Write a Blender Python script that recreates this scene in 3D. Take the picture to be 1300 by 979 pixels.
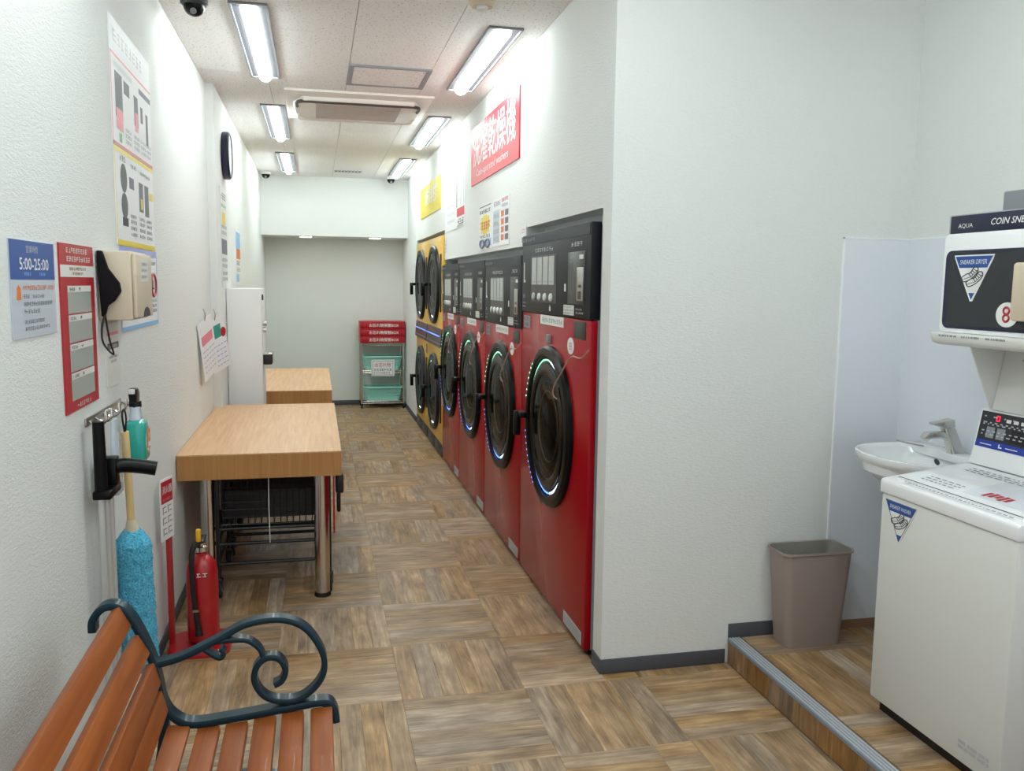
import bpy, bmesh, math, random
from mathutils import Vector, Matrix
random.seed(7)
PI = math.pi
for o in list(bpy.data.objects): bpy.data.objects.remove(o)
S = bpy.context.scene
COL = S.collection

# ------------------------------------------------------------------ camera, world, exposure
CAMH = 1.55
F_PX, YAW, PITCH, ROLL = 1084.8, 0.2252, 0.1177, 0.0120
fw = Vector((math.sin(YAW)*math.cos(PITCH), math.cos(YAW)*math.cos(PITCH), -math.sin(PITCH)))
rt = Vector((math.cos(YAW), -math.sin(YAW), 0)); up = rt.cross(fw)
r2 = rt*math.cos(ROLL)+up*math.sin(ROLL); u2 = up*math.cos(ROLL)-rt*math.sin(ROLL)
cam = bpy.data.cameras.new('camera'); camo = bpy.data.objects.new('camera', cam); COL.objects.link(camo)
cam.sensor_width = 36; cam.sensor_fit = 'HORIZONTAL'; cam.lens = 36*F_PX/1300; cam.clip_start = .05; cam.clip_end = 60
M = Matrix((r2, u2, -fw)).transposed().to_4x4(); M.translation = (0, 0, CAMH); camo.matrix_world = M
S.camera = camo
W = bpy.data.worlds.new('world'); S.world = W; W.use_nodes = True
W.node_tree.nodes['Background'].inputs[0].default_value = (.97, .98, 1, 1)
W.node_tree.nodes['Background'].inputs[1].default_value = 0.62
S.view_settings.view_transform = 'Standard'; S.view_settings.look = 'None'
S.view_settings.gamma = 1; S.view_settings.use_curve_mapping = False
S.view_settings.exposure = 0.66
LAMP = 20.0

# ------------------------------------------------------------------ room dimensions (metres, from the photograph's vanishing points)
XL, XL2, XW, XM, XR, YF = -.654, -.607, 1.092, 1.075, 2.385, 3.111
ZC, YB, YFAR, ZB = 2.764, 10.37, 11.0, 2.085
XS, ZS = 1.643, .106

# ------------------------------------------------------------------ materials
MATS = {}
def newmat(name):
    m = bpy.data.materials.new(name); m.use_nodes = True; MATS[name] = m
    return m, m.node_tree, m.node_tree.nodes['Principled BSDF']
def hexc(h):
    h = h.lstrip('#'); c = [int(h[i:i+2], 16)/255 for i in (0, 2, 4)]
    return tuple((x/12.92 if x <= .04045 else ((x+.055)/1.055)**2.4) for x in c)+(1,)
def mat(name, col, rough=.5, metal=0, coat=0, emit=0, spec=None, noise=0):
    if name in MATS: return MATS[name]
    m, nt, b = newmat(name)
    c = hexc(col) if isinstance(col, str) else tuple(col)+(1,)
    b.inputs['Base Color'].default_value = c
    b.inputs['Roughness'].default_value = rough; b.inputs['Metallic'].default_value = metal
    b.inputs['Coat Weight'].default_value = coat; b.inputs['Coat Roughness'].default_value = .08
    if spec is not None: b.inputs['Specular IOR Level'].default_value = spec
    if emit: b.inputs['Emission Color'].default_value = c; b.inputs['Emission Strength'].default_value = emit
    if noise:
        t = nt.nodes.new('ShaderNodeTexNoise'); t.inputs['Scale'].default_value = 9; t.inputs['Detail'].default_value = 5
        mx = nt.nodes.new('ShaderNodeMix'); mx.data_type = 'RGBA'
        mx.inputs[6].default_value = c; mx.inputs[7].default_value = tuple(x*(1-noise) for x in c[:3])+(1,)
        nt.links.new(t.outputs['Fac'], mx.inputs[0]); nt.links.new(mx.outputs[2], b.inputs['Base Color'])
    return m
def n(nt, typ, **kw):
    x = nt.nodes.new(typ)
    for k, v in kw.items(): x.inputs[k.replace('_', ' ')].default_value = v
    return x
def wallmat(name, col, scale=170, strength=.35, dist=.004):
    m, nt, b = newmat(name); b.inputs['Base Color'].default_value = hexc(col); b.inputs['Roughness'].default_value = .75
    g = nt.nodes.new('ShaderNodeNewGeometry')
    mp = nt.nodes.new('ShaderNodeMapping'); mp.inputs['Scale'].default_value = (1, 1, 2.4)
    t = n(nt, 'ShaderNodeTexNoise', Scale=scale, Detail=3.0, Roughness=.6)
    t2 = n(nt, 'ShaderNodeTexNoise', Scale=scale*.28, Detail=2.0)
    ad = nt.nodes.new('ShaderNodeMath'); ad.operation = 'ADD'
    bp = nt.nodes.new('ShaderNodeBump'); bp.inputs['Strength'].default_value = strength; bp.inputs['Distance'].default_value = dist
    nt.links.new(g.outputs['Position'], mp.inputs[0])
    for q in (t, t2): nt.links.new(mp.outputs[0], q.inputs['Vector'])
    nt.links.new(t.outputs['Fac'], ad.inputs[0]); nt.links.new(t2.outputs['Fac'], ad.inputs[1])
    nt.links.new(ad.outputs[0], bp.inputs['Height']); nt.links.new(bp.outputs[0], b.inputs['Normal'])
    return m
wallmat('wallpaper', '#e4e6e4', 215, .6)
wallmat('wallpaper_far', '#dfe3de', 165, .4)
def ceilmat():
    m, nt, b = newmat('ceiling_board'); b.inputs['Roughness'].default_value = .9
    g = nt.nodes.new('ShaderNodeNewGeometry')
    t = n(nt, 'ShaderNodeTexNoise', Scale=85.0, Detail=3.0, Roughness=.6)
    r = nt.nodes.new('ShaderNodeValToRGB'); r.color_ramp.elements[0].position = .33; r.color_ramp.elements[1].position = .39
    r.color_ramp.elements[0].color = hexc('#9a9490'); r.color_ramp.elements[1].color = hexc('#f0ecea')
    nt.links.new(g.outputs['Position'], t.inputs['Vector']); nt.links.new(t.outputs['Fac'], r.inputs[0]); nt.links.new(r.outputs[0], b.inputs['Base Color'])
ceilmat()
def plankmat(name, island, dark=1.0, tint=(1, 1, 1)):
    m, nt, b = newmat(name)
    uv = nt.nodes.new('ShaderNodeUVMap')
    if island: g = nt.nodes.new('ShaderNodeNewGeometry'); rnd = g.outputs['Random Per Island']
    else: g = nt.nodes.new('ShaderNodeObjectInfo'); rnd = g.outputs['Random']
    off = nt.nodes.new('ShaderNodeVectorMath'); off.operation = 'MULTIPLY_ADD'
    cmb = nt.nodes.new('ShaderNodeCombineXYZ')
    for i in range(3): nt.links.new(rnd, cmb.inputs[i])
    off.inputs[1].default_value = (37, 91, 13)
    nt.links.new(cmb.outputs[0], off.inputs[0]); nt.links.new(uv.outputs[0], off.inputs[2])
    mp = nt.nodes.new('ShaderNodeMapping'); mp.inputs['Scale'].default_value = (3.2, 42, 1)
    nt.links.new(off.outputs[0], mp.inputs[0])
    t = n(nt, 'ShaderNodeTexNoise', Scale=1.0, Detail=6.0, Roughness=.65, Distortion=1.0); nt.links.new(mp.outputs[0], t.inputs['Vector'])
    mp2 = nt.nodes.new('ShaderNodeMapping'); mp2.inputs['Scale'].default_value = (7, 14, 1); nt.links.new(off.outputs[0], mp2.inputs[0])
    t2 = n(nt, 'ShaderNodeTexNoise', Scale=1.0, Detail=3.0); nt.links.new(mp2.outputs[0], t2.inputs['Vector'])
    mix = nt.nodes.new('ShaderNodeMath'); mix.operation = 'MULTIPLY_ADD'; mix.inputs[1].default_value = .6
    h = nt.nodes.new('ShaderNodeMath'); h.operation = 'MULTIPLY'; h.inputs[1].default_value = .4
    nt.links.new(t2.outputs['Fac'], h.inputs[0]); nt.links.new(t.outputs['Fac'], mix.inputs[0]); nt.links.new(h.outputs[0], mix.inputs[2])
    r = nt.nodes.new('ShaderNodeValToRGB'); e = r.color_ramp.elements
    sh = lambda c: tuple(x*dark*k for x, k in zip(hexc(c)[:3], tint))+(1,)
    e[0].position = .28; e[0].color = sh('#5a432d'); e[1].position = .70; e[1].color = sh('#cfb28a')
    for p, c in ((.42, '#886c4e'), (.55, '#aa8b68')):
        x = e.new(p); x.color = sh(c)
    nt.links.new(mix.outputs[0], r.inputs[0])
    hs = nt.nodes.new('ShaderNodeHueSaturation')
    mr = nt.nodes.new('ShaderNodeMapRange'); mr.inputs[3].default_value = .86; mr.inputs[4].default_value = 1.16
    fr = nt.nodes.new('ShaderNodeMath'); fr.operation = 'FRACT'
    mu = nt.nodes.new('ShaderNodeMath'); mu.operation = 'MULTIPLY'; mu.inputs[1].default_value = 7.31
    mr2 = nt.nodes.new('ShaderNodeMapRange'); mr2.inputs[3].default_value = .7; mr2.inputs[4].default_value = 1.15
    nt.links.new(rnd, mr.inputs[0]); nt.links.new(rnd, mu.inputs[0]); nt.links.new(mu.outputs[0], fr.inputs[0]); nt.links.new(fr.outputs[0], mr2.inputs[0])
    nt.links.new(mr.outputs[0], hs.inputs['Value']); nt.links.new(mr2.outputs[0], hs.inputs['Saturation'])
    nt.links.new(r.outputs[0], hs.inputs['Color']); nt.links.new(hs.outputs[0], b.inputs['Base Color'])
    b.inputs['Roughness'].default_value = .42; b.inputs['Specular IOR Level'].default_value = .45
    bp = nt.nodes.new('ShaderNodeBump'); bp.inputs['Strength'].default_value = .15; bp.inputs['Distance'].default_value = .001
    nt.links.new(t.outputs['Fac'], bp.inputs['Height']); nt.links.new(bp.outputs[0], b.inputs['Normal'])
    return m
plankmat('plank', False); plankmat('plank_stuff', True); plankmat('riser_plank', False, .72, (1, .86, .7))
def grainmat(name, c1, c2, scale, axis=1, rough=.45, coat=0):
    m, nt, b = newmat(name)
    tc = nt.nodes.new('ShaderNodeTexCoord'); mp = nt.nodes.new('ShaderNodeMapping')
    s = [scale]*3; s[axis] = scale*.05; mp.inputs['Scale'].default_value = s
    t = n(nt, 'ShaderNodeTexNoise', Scale=1.0, Detail=5.0, Roughness=.6, Distortion=.6)
    r = nt.nodes.new('ShaderNodeValToRGB'); r.color_ramp.elements[0].position = .3; r.color_ramp.elements[1].position = .7
    r.color_ramp.elements[0].color = hexc(c1); r.color_ramp.elements[1].color = hexc(c2)
    oi = nt.nodes.new('ShaderNodeObjectInfo'); va = nt.nodes.new('ShaderNodeVectorMath'); va.operation = 'ADD'
    sc = nt.nodes.new('ShaderNodeVectorMath'); sc.operation = 'SCALE'; sc.inputs['Scale'].default_value = 23
    nt.links.new(oi.outputs['Random'], sc.inputs[0]); nt.links.new(tc.outputs['Object'], mp.inputs[0])
    nt.links.new(mp.outputs[0], va.inputs[0]); nt.links.new(sc.outputs[0], va.inputs[1])
    nt.links.new(va.outputs[0], t.inputs['Vector']); nt.links.new(t.outputs['Fac'], r.inputs[0]); nt.links.new(r.outputs[0], b.inputs['Base Color'])
    b.inputs['Roughness'].default_value = rough; b.inputs['Coat Weight'].default_value = coat
    return m
grainmat('table_wood', '#cb9a6c', '#dfb68a', 45, 1, .4)
grainmat('table_edge', '#a87440', '#bd8a50', 45, 2, .45)
grainmat('bench_wood', '#8a4416', '#a65a1e', 40, 1, .5, .05)
grainmat('handle_wood', '#d8b67c', '#e8cc98', 30, 2, .5)
def glassmat():
    m = bpy.data.materials.new('door_glass'); m.use_nodes = True; nt = m.node_tree; MATS['door_glass'] = m
    for q in list(nt.nodes): nt.nodes.remove(q)
    o = nt.nodes.new('ShaderNodeOutputMaterial'); tr = nt.nodes.new('ShaderNodeBsdfTransparent'); gl = nt.nodes.new('ShaderNodeBsdfGlossy')
    tr.inputs[0].default_value = (.5, .5, .5, 1); gl.inputs['Roughness'].default_value = .05
    fr = nt.nodes.new('ShaderNodeFresnel'); fr.inputs[0].default_value = 1.32; mx = nt.nodes.new('ShaderNodeMixShader')
    k_ = nt.nodes.new('ShaderNodeMath'); k_.operation = 'MULTIPLY'; k_.inputs[1].default_value = .5; nt.links.new(fr.outputs[0], k_.inputs[0])
    nt.links.new(k_.outputs[0], mx.inputs[0]); nt.links.new(tr.outputs[0], mx.inputs[1]); nt.links.new(gl.outputs[0], mx.inputs[2]); nt.links.new(mx.outputs[0], o.inputs[0])
glassmat()
def furmat():
    m, nt, b = newmat('blue_fibre'); b.inputs['Roughness'].default_value = .9
    t = n(nt, 'ShaderNodeTexNoise', Scale=160.0, Detail=4.0); tc = nt.nodes.new('ShaderNodeTexCoord')
    r = nt.nodes.new('ShaderNodeValToRGB'); r.color_ramp.elements[0].position = .3; r.color_ramp.elements[1].position = .7
    r.color_ramp.elements[0].color = hexc('#3192bd'); r.color_ramp.elements[1].color = hexc('#74d3f0')
    bp = nt.nodes.new('ShaderNodeBump'); bp.inputs['Strength'].default_value = .9; bp.inputs['Distance'].default_value = .006
    nt.links.new(tc.outputs['Object'], t.inputs['Vector']); nt.links.new(t.outputs['Fac'], r.inputs[0]); nt.links.new(r.outputs[0], b.inputs['Base Color'])
    nt.links.new(t.outputs['Fac'], bp.inputs['Height']); nt.links.new(bp.outputs[0], b.inputs['Normal'])
furmat()
PAL = dict(white=('#eceded', .45), offwhite=('#dfdfdb', .5), paper=('#e9eaec', .55), black=('#0d0e12', .35), nearblack=('#15171d', .3), grey=('#8d9096', .5),
    lightgrey=('#b9bcc0', .45), darkgrey=('#3b3e45', .5), steel=('#a9adb3', .35), ink=('#26282e', .6), inkgrey=('#74777e', .6), blue=('#1d4f9c', .4), navy=('#161a3a', .35),
    red_print=('#b3212c', .4), sign_red=('#d61a35', .4), pink=('#e58a97', .5), yellow_print=('#e6cf3c', .45), orange=('#e07a3c', .5), sky=('#8fc1e8', .5), lilac=('#a9b2e6', .5),
    baseboard=('#4b4d55', .5), skirting=('#94755a', .5), beige=('#d3c4ae', .5), green_print=('#4f9a6a', .5), brown=('#8a4b2a', .5), purple=('#7d6a86', .5))
for k, (c, r) in PAL.items(): mat(k, c, r)
mat('machine_red', '#a30f1b', .22, 0, 0, spec=.22); mat('machine_yellow', '#e0b030', .3, 0, .1); mat('panel_black', '#15181e', .45, spec=.25)
mat('header_lit', '#2c323a', .5, spec=.3); mat('bezel', '#050607', .32, spec=.22); mat('bezel_grey', '#1e1e24', .35, spec=.25); mat('drum', '#100f0e', .4, 0, spec=.3); mat('bowl', '#0c0b0a', .25, spec=.3)
mat('chrome', '#d2cfc8', .16, 1); mat('brushed', '#b6b4ae', .32, 1); mat('iron', '#072f3c', .4, 0, .1, spec=.35); mat('cart_black', '#0c0d10', .4)
mat('alu', '#cfd0ce', .35, .5); mat('rubber', '#15110f', .7); mat('ext_red', '#a80f1a', .3, 0, .4); mat('mint', '#a2e4d8', .45); mat('bin_taupe', '#9b8c86', .55); mat('bin_inside', '#8d8a82', .6)
mat('ceramic', '#eef0f2', .12, 0, .5); mat('appliance', '#dcdcd8', .35); mat('appliance_white', '#f2f3f5', .3); mat('splash', '#e0e4ec', .35); mat('splash_edge', '#f3f5f8', .4)
mat('teal_liquid', '#2aa79b', .15, 0, .3); mat('yellow', '#e8b417', .45); mat('nosing', '#8793a3', .5, .1); mat('joint', '#6a5540', .8); mat('pan', '#55545a', .5)
mat('lamp_glow', '#f2fffd', .5, emit=LAMP); mat('downlight_glow', '#fff8f0', .5, emit=11); mat('led_green', '#9affc8', .4, emit=3.0); mat('led_blue', '#5f8dff', .4, emit=3.5); mat('led_white', '#d8ecff', .4, emit=5)
mat('led_red', '#ff2038', .4, emit=1.5); mat('lcd', '#b4b9b7', .35); mat('window_dark', '#272b30', .12); mat('red_box', '#b1101f', .35); mat('wire_copper', '#b9907c', .4); mat('skin_clear', '#c7d0dc', .2)
mat('aircon', '#ece6e0', .45); mat('grille', '#cfc7bf', .6); mat('louvre', '#4a423c', .5); mat('console_dark', '#23252e', .3); mat('console_blue', '#1a3aa0', .35)

# ------------------------------------------------------------------ geometry helpers
class G:
    def __init__(s): s.v = []; s.f = []
    def add(s, vs, fs):
        k = len(s.v); s.v += [tuple(p) for p in vs]; s.f += [tuple(i+k for i in f) for f in fs]; return s
    def box(s, a, b):
        x0, x1 = sorted((a[0], b[0])); y0, y1 = sorted((a[1], b[1])); z0, z1 = sorted((a[2], b[2]))
        return s.add([(x0, y0, z0), (x1, y0, z0), (x1, y1, z0), (x0, y1, z0), (x0, y0, z1), (x1, y0, z1), (x1, y1, z1), (x0, y1, z1)],
                     [(0, 3, 2, 1), (4, 5, 6, 7), (0, 1, 5, 4), (1, 2, 6, 5), (2, 3, 7, 6), (3, 0, 4, 7)])
    def loops(s, Ls, c0=True, c1=True):
        k = len(Ls[0]); vs = [p for L in Ls for p in L]; fs = []
        for i in range(len(Ls)-1):
            for j in range(k):
                fs.append((i*k+j, i*k+(j+1) % k, (i+1)*k+(j+1) % k, (i+1)*k+j))
        if c0: fs.append(tuple(reversed(range(k))))
        if c1: fs.append(tuple(range((len(Ls)-1)*k, len(Ls)*k)))
        return s.add(vs, fs)
    def prism(s, poly, ax, a, b):   # polygon in the two other axes, extruded along ax
        def P(p, t):
            q = list(p); q.insert(ax, t); return tuple(q)
        return s.loops([[P(p, a) for p in poly], [P(p, b) for p in poly]])
    def cyl(s, p0, p1, r0, r1=None, k=16):
        p0, p1 = Vector(p0), Vector(p1); r1 = r0 if r1 is None else r1
        d = (p1-p0).normalized(); u = d.orthogonal().normalized(); w = d.cross(u)
        ring = lambda p, r: [p+(u*math.cos(2*PI*i/k)+w*math.sin(2*PI*i/k))*r for i in range(k)]
        return s.loops([ring(p0, r0), ring(p1, r1)])
    def lathe(s, prof, o, ax, k=32, cap=True):   # prof: (radius, distance along ax)
        o = Vector(o); d = Vector(ax).normalized(); u = d.orthogonal().normalized(); w = d.cross(u)
        Ls = [[o+d*h+(u*math.cos(2*PI*i/k)+w*math.sin(2*PI*i/k))*max(r, 1e-4) for i in range(k)] for r, h in prof]
        return s.loops(Ls, cap, cap)
    def sweep(s, path, sec, nrm=None, closed=False):   # sec: (a,b) offsets along normal and binormal
        P = [Vector(p) for p in path]; Ls = []; N = len(P)
        for i, p in enumerate(P):
            a = P[(i-1) % N] if (closed or i) else P[0]; b = P[(i+1) % N] if (closed or i < N-1) else P[-1]
            t = (b-a).normalized()
            if nrm is not None: bn = Vector(nrm); nn = bn.cross(t).normalized()
            else:
                if i == 0: nn = t.orthogonal().normalized()
                else: nn = (pn-t*pn.dot(t)).normalized()
                pn = nn; bn = t.cross(nn)
            Ls.append([p+nn*x+bn*y for x, y in sec])
        if closed: Ls.append(Ls[0]); return s.loops(Ls, False, False)
        return s.loops(Ls)
    def tube(s, path, r, k=8, closed=False):
        return s.sweep(path, [(r*math.cos(2*PI*i/k), r*math.sin(2*PI*i/k)) for i in range(k)], None, closed)
    def rects(s, L, y):    # flat quads facing -Y: (x0,z0,x1,z1)
        for x0, z0, x1, z1 in L: s.add([(x0, y, z0), (x1, y, z0), (x1, y, z1), (x0, y, z1)], [(0, 1, 2, 3)])
        return s
    def poly(s, pts, y): return s.add([(x, y, z) for x, z in pts], [tuple(range(len(pts)))])

def smoothpath(pts, sub=6):
    P = [Vector(p) for p in pts]; out = []
    for i in range(len(P)-1):
        a = P[max(i-1, 0)]; b = P[i]; c = P[i+1]; d = P[min(i+2, len(P)-1)]
        for j in range(sub):
            t = j/sub
            out.append(.5*((2*b)+(c-a)*t+(2*a-5*b+4*c-d)*t*t+(3*b-a-3*c+d)*t**3))
    return out+[P[-1]]
def rrect(x0, z0, x1, z1, r, k=5):
    out = []
    for cx, cz, a in ((x1-r, z0+r, -90), (x1-r, z1-r, 0), (x0+r, z1-r, 90), (x0+r, z0+r, 180)):
        for i in range(k+1):
            t = math.radians(a+90*i/k); out.append((cx+r*math.cos(t), cz+r*math.sin(t)))
    return out
def circ(cx, cz, r, k=28, rz=None): return [(cx+r*math.cos(2*PI*i/k), cz+(rz or r)*math.sin(2*PI*i/k)) for i in range(k)]

def obj(name, g, m, parent=None, bevel=0, smooth=False, seg=2):
    me = bpy.data.meshes.new(name)
    me.from_pydata(g.v, [], g.f)
    bm = bmesh.new(); bm.from_mesh(me)
    bmesh.ops.recalc_face_normals(bm, faces=bm.faces)
    if bevel: bmesh.ops.bevel(bm, geom=[e for e in bm.edges if e.is_manifold and e.calc_face_angle(0) > .6], offset=bevel, segments=seg, affect='EDGES', profile=.5, clamp_overlap=True)
    bm.to_mesh(me); bm.free()
    me.materials.append(MATS[m])
    if smooth or bevel:
        me.shade_smooth(); me.set_sharp_from_angle(angle=math.radians(38))
    o = bpy.data.objects.new(name, me); COL.objects.link(o)
    if parent: o.parent = parent
    if name == 'print' or (name == 'lettering' and len(g.f) > 1): o['kind'] = 'stuff'      # print too small to pick apart
    return o
def tag(o, label, cat, group=None):
    o['label'] = label; o['category'] = cat
    if group: o['group'] = group
    return o
def thing(name, label, cat, loc, rz=0, group=None):
    o = bpy.data.objects.new(name, None); COL.objects.link(o); o.empty_display_size = .1
    o.location = loc; o.rotation_euler = (0, 0, rz)
    return tag(o, label, cat, group)
def struct(name, g, m, bevel=0):
    o = obj(name, g, m, None, bevel); o['kind'] = 'structure'; return o
LEFT, RIGHT = PI/2, -PI/2     # front facing +X (things on the left wall) / front facing -X

def lettering(s, cx, cz, h, parent, m, y, w=None, shear=0, name='lettering', thick=0):
    cu = bpy.data.curves.new('txt', 'FONT'); cu.body = s; cu.size = 1; cu.resolution_u = 2; cu.align_x = 'CENTER'; cu.align_y = 'CENTER'; cu.shear = shear
    cu.offset = thick
    o = bpy.data.objects.new('txt', cu); COL.objects.link(o)
    dg = bpy.context.evaluated_depsgraph_get(); me = bpy.data.meshes.new_from_object(o.evaluated_get(dg))
    bpy.data.objects.remove(o); bpy.data.curves.remove(cu)
    xs = [v.co.x for v in me.vertices]; ys = [v.co.y for v in me.vertices]
    if not xs: return None
    sx = h/(max(ys)-min(ys)); mx = (max(xs)+min(xs))/2; my = (max(ys)+min(ys))/2
    sw = sx if w is None else w/(max(xs)-min(xs))
    for v in me.vertices: v.co = ((v.co.x-mx)*sw+cx, y, (v.co.y-my)*sx+cz)
    me.name = name; me.materials.clear(); me.materials.append(MATS[m])
    t = bpy.data.objects.new(name, me); COL.objects.link(t); t.parent = parent
    return t
def glyphs(g, x, z, w, h, k, y, rnd):      # rows of tiny print too small to read
    c = w/k
    for i in range(k):
        a = x+i*c+c*.08; b = x+(i+1)*c-c*.1
        for t in range(3):
            zz = z+h*(.08+.34*t)
            if rnd.random() < .85: g.rects([(a+c*rnd.uniform(0, .2), zz, b-c*rnd.uniform(0, .2), zz+h*.15)], y)
        for t in range(rnd.choice((1, 2, 2))):
            xx = a+(b-a)*rnd.random()*.8; g.rects([(xx, z+h*rnd.uniform(0, .3), xx+c*.14, z+h*rnd.uniform(.7, 1))], y-.0001)
def dashes(g, x, z, w, h, y, rnd, gap=.2):
    xx = x
    while xx < x+w:
        d = h*rnd.uniform(.8, 3); g.rects([(xx, z, min(xx+d, x+w), z+h)], y); xx += d+h*rnd.uniform(.2, .8)
def sheet(name, label, cat, loc, rz, w, h, m, group=None, t=.003):   # a sheet or board on a wall; origin at bottom centre, front at y=-t
    o = obj(name, G().box((-w/2, -t, 0), (w/2, -.0003, h)), m); o.location = loc; o.rotation_euler = (0, 0, rz)
    return tag(o, label, cat, group)
def block(par, m, x0, z0, x1, z1, y, name='printed_block', t=.0005): return obj(name, G().box((x0, y, z0), (x1, y+t, z1)), m, par)

# ------------------------------------------------------------------ room shell
def fbox(a, b): return G().box(a, b)
fl = struct('floor', fbox((XL-.1, -1.2, -.12), (XW+.9, YFAR+.05, -.0025)).box((XW, -1.2, -.12), (XS, YF, -.0025)), 'joint')
struct('wall_left', fbox((-.8, -1.2, -.1), (XL, 5.75, ZC+.1)), 'wallpaper'); struct('wall_left_far', fbox((-.8, 5.75, -.1), (XL2, YFAR+.1, ZC+.1)), 'wallpaper')
g = G()
g.box((XW, 3.215, 1.851), (XW+.85, 4.462, ZC+.1)); g.box((XW, 4.462, 1.756), (XW+.85, 7.34, ZC+.1))
g.box((XW, 7.34, 1.756), (XW+.85, 7.435, ZC+.1)); g.box((XW, 7.437, 2.012), (XW+.85, 9.44, ZC+.1)); g.box((XW-.012, 9.5, -.1), (XW+.85, YFAR+.1, ZC+.1))
g.box((XW, 9.44, 2.012), (XW+.85, 9.5, ZC+.1)); g.box((XW+.85, 3.215, -.1), (XW+.95, YFAR+.1, ZC+.1))
g.box((1.19, 3.216, 1.793), (1.2, 4.461, 1.8508)); g.box((1.19, 4.463, 1.696), (1.2, 7.339, 1.7558))     # filler boards above the machines
struct('wall_right', g, 'wallpaper')
struct('wall_washroom_back', fbox((XW, YF, -.1), (XR+.1, 3.215, ZC+.1)), 'wallpaper')
struct('wall_washroom_right', fbox((XR, -1.2, -.1), (XR+.1, YF, ZC+.1)), 'wallpaper')
struct('wall_far', fbox((-.8, YFAR, -.1), (XW+.9, YFAR+.1, ZC+.1)), 'wallpaper_far')
struct('wall_bulkhead', fbox((XL2, YB, ZB), (XW-.012, YFAR, ZC+.1)), 'wallpaper')
ce = struct('ceiling', fbox((-.8, 3.3, ZC+.011), (XW+.95, YFAR+.1, ZC+.13)).box((-.8, -1.2, ZC), (XR+.1, 3.3, ZC+.13)), 'joint')
ce.data.materials.append(MATS['ceiling_board'])
for p in ce.data.polygons:
    if p.center.y < 3.3: p.material_index = 1
bxs = [XL, -.265, .2, .665, XW]; bys = [3.3]+[3.52+.93*i for i in range(8)]+[YB]
for i in range(4):
    for j in range(len(bys)-1):
        obj('ceiling_panel', fbox((bxs[i]+.0015, bys[j]+.001, ZC), (bxs[i+1]-.0015, bys[j+1]-.001, ZC+.0108)), 'ceiling_board', ce)
def base(name, g): return struct(name, g, 'baseboard', .002)
base('baseboard_left', fbox((XL, -1.2, 0), (XL+.007, 5.75, .06)).box((XL2, 5.75, 0), (XL2+.007, YFAR, .06)).box((XL, 5.743, 0), (XL2, 5.75, .06)))
base('baseboard_far', fbox((XL2+.007, YFAR-.007, 0), (XW-.012, YFAR, .06)))
base('baseboard_right', fbox((XW-.007, YF-.007, 0), (XW, 3.213, .06)).box((XW-.019, 9.5, 0), (XW-.012, YFAR-.007, .06)))
base('baseboard_washroom', fbox((XW, YF-.007, 0), (XS-.012, YF, .06)).box((XS, YF-.007, ZS), (1.99, YF, ZS+.06)))

# floor planks: squares of six planks, grain turning from square to square
def plank_mesh(L, Wd):
    me = bpy.data.meshes.new('plank'); g = .0003; a, b, c = L/2-g, Wd/2-g, .0007
    v = [(-a, -b, -.002), (a, -b, -.002), (a, b, -.002), (-a, b, -.002), (-a, -b, -.0006), (a, -b, -.0006), (a, b, -.0006), (-a, b, -.0006),
         (-a+c, -b+c, 0), (a-c, -b+c, 0), (a-c, b-c, 0), (-a+c, b-c, 0)]
    f = [(0, 1, 5, 4), (1, 2, 6, 5), (2, 3, 7, 6), (3, 0, 4, 7), (4, 5, 9, 8), (5, 6, 10, 9), (6, 7, 11, 10), (7, 4, 8, 11), (8, 9, 10, 11)]
    me.from_pydata(v, [], f); uv = me.uv_layers.new(name='UVMap')
    for l in me.loops: co = me.vertices[l.vertex_index].co; uv.data[l.index].uv = (co.x, co.y)
    return me
SX, SY = .47, .487; NPL = 6
meshes = {}
def get_plank(L, Wd, m):
    k = (round(L, 3), round(Wd, 3), m)
    if k not in meshes:
        meshes[k] = plank_mesh(L, Wd); meshes[k].materials.append(MATS[m])
    return meshes[k]
def squares(xa, xb, ya, yb, ox, oy, flip):
    out = []
    for i in range(-8, 8):
        for j in range(-8, 30):
            x0, x1 = ox+i*SX, ox+(i+1)*SX; y0, y1 = oy+j*SY, oy+(j+1)*SY
            alongy = (i+j+flip) % 2 == 0
            for q in range(NPL):
                if alongy: r = (x0+SX*q/NPL, x0+SX*(q+1)/NPL, y0, y1)
                else: r = (x0, x1, y0+SY*q/NPL, y0+SY*(q+1)/NPL)
                c = (max(r[0], xa), min(r[1], xb), max(r[2], ya), min(r[3], yb))
                if c[1]-c[0] > .012 and c[3]-c[2] > .012: out.append((c, alongy))
    return out
def lay(c, alongy, z, m, par):
    w, h = c[1]-c[0], c[3]-c[2]
    o = bpy.data.objects.new('plank', get_plank(h if alongy else w, w if alongy else h, m)); COL.objects.link(o)
    o.location = ((c[0]+c[1])/2, (c[2]+c[3])/2, z); o.rotation_euler = (0, 0, PI/2 if alongy else 0); o.parent = par
def visible(c):
    p = Vector(((c[0]+c[1])/2, (c[2]+c[3])/2, 0))-Vector((0, 0, CAMH)); z = p.dot(fw)
    if z <= .3: return False
    return abs(p.dot(r2)/z*F_PX) < 700 and abs(p.dot(u2)/z*F_PX) < 540
sq = []
for r in ((XL+.007, XM+.02, .9, YFAR-.007), (XM+.02, XS-.001, .9, YF-.007)):
    sq += squares(*r, .293, 3.05, 0)
def hid(c):   # wholly behind the bench or the machines' fronts
    return (c[0]+c[1])/2 > XM+.005 and (c[2]+c[3])/2 > YF
near = sorted([s for s in sq if visible(s[0]) and not hid(s[0])], key=lambda s: (s[0][2]+s[0][3]))
keep = near[:290]; ids = set(map(id, keep))
for c, a in keep: lay(c, a, 0, 'plank', fl)
V, Fc, UV = [], [], []
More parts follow.
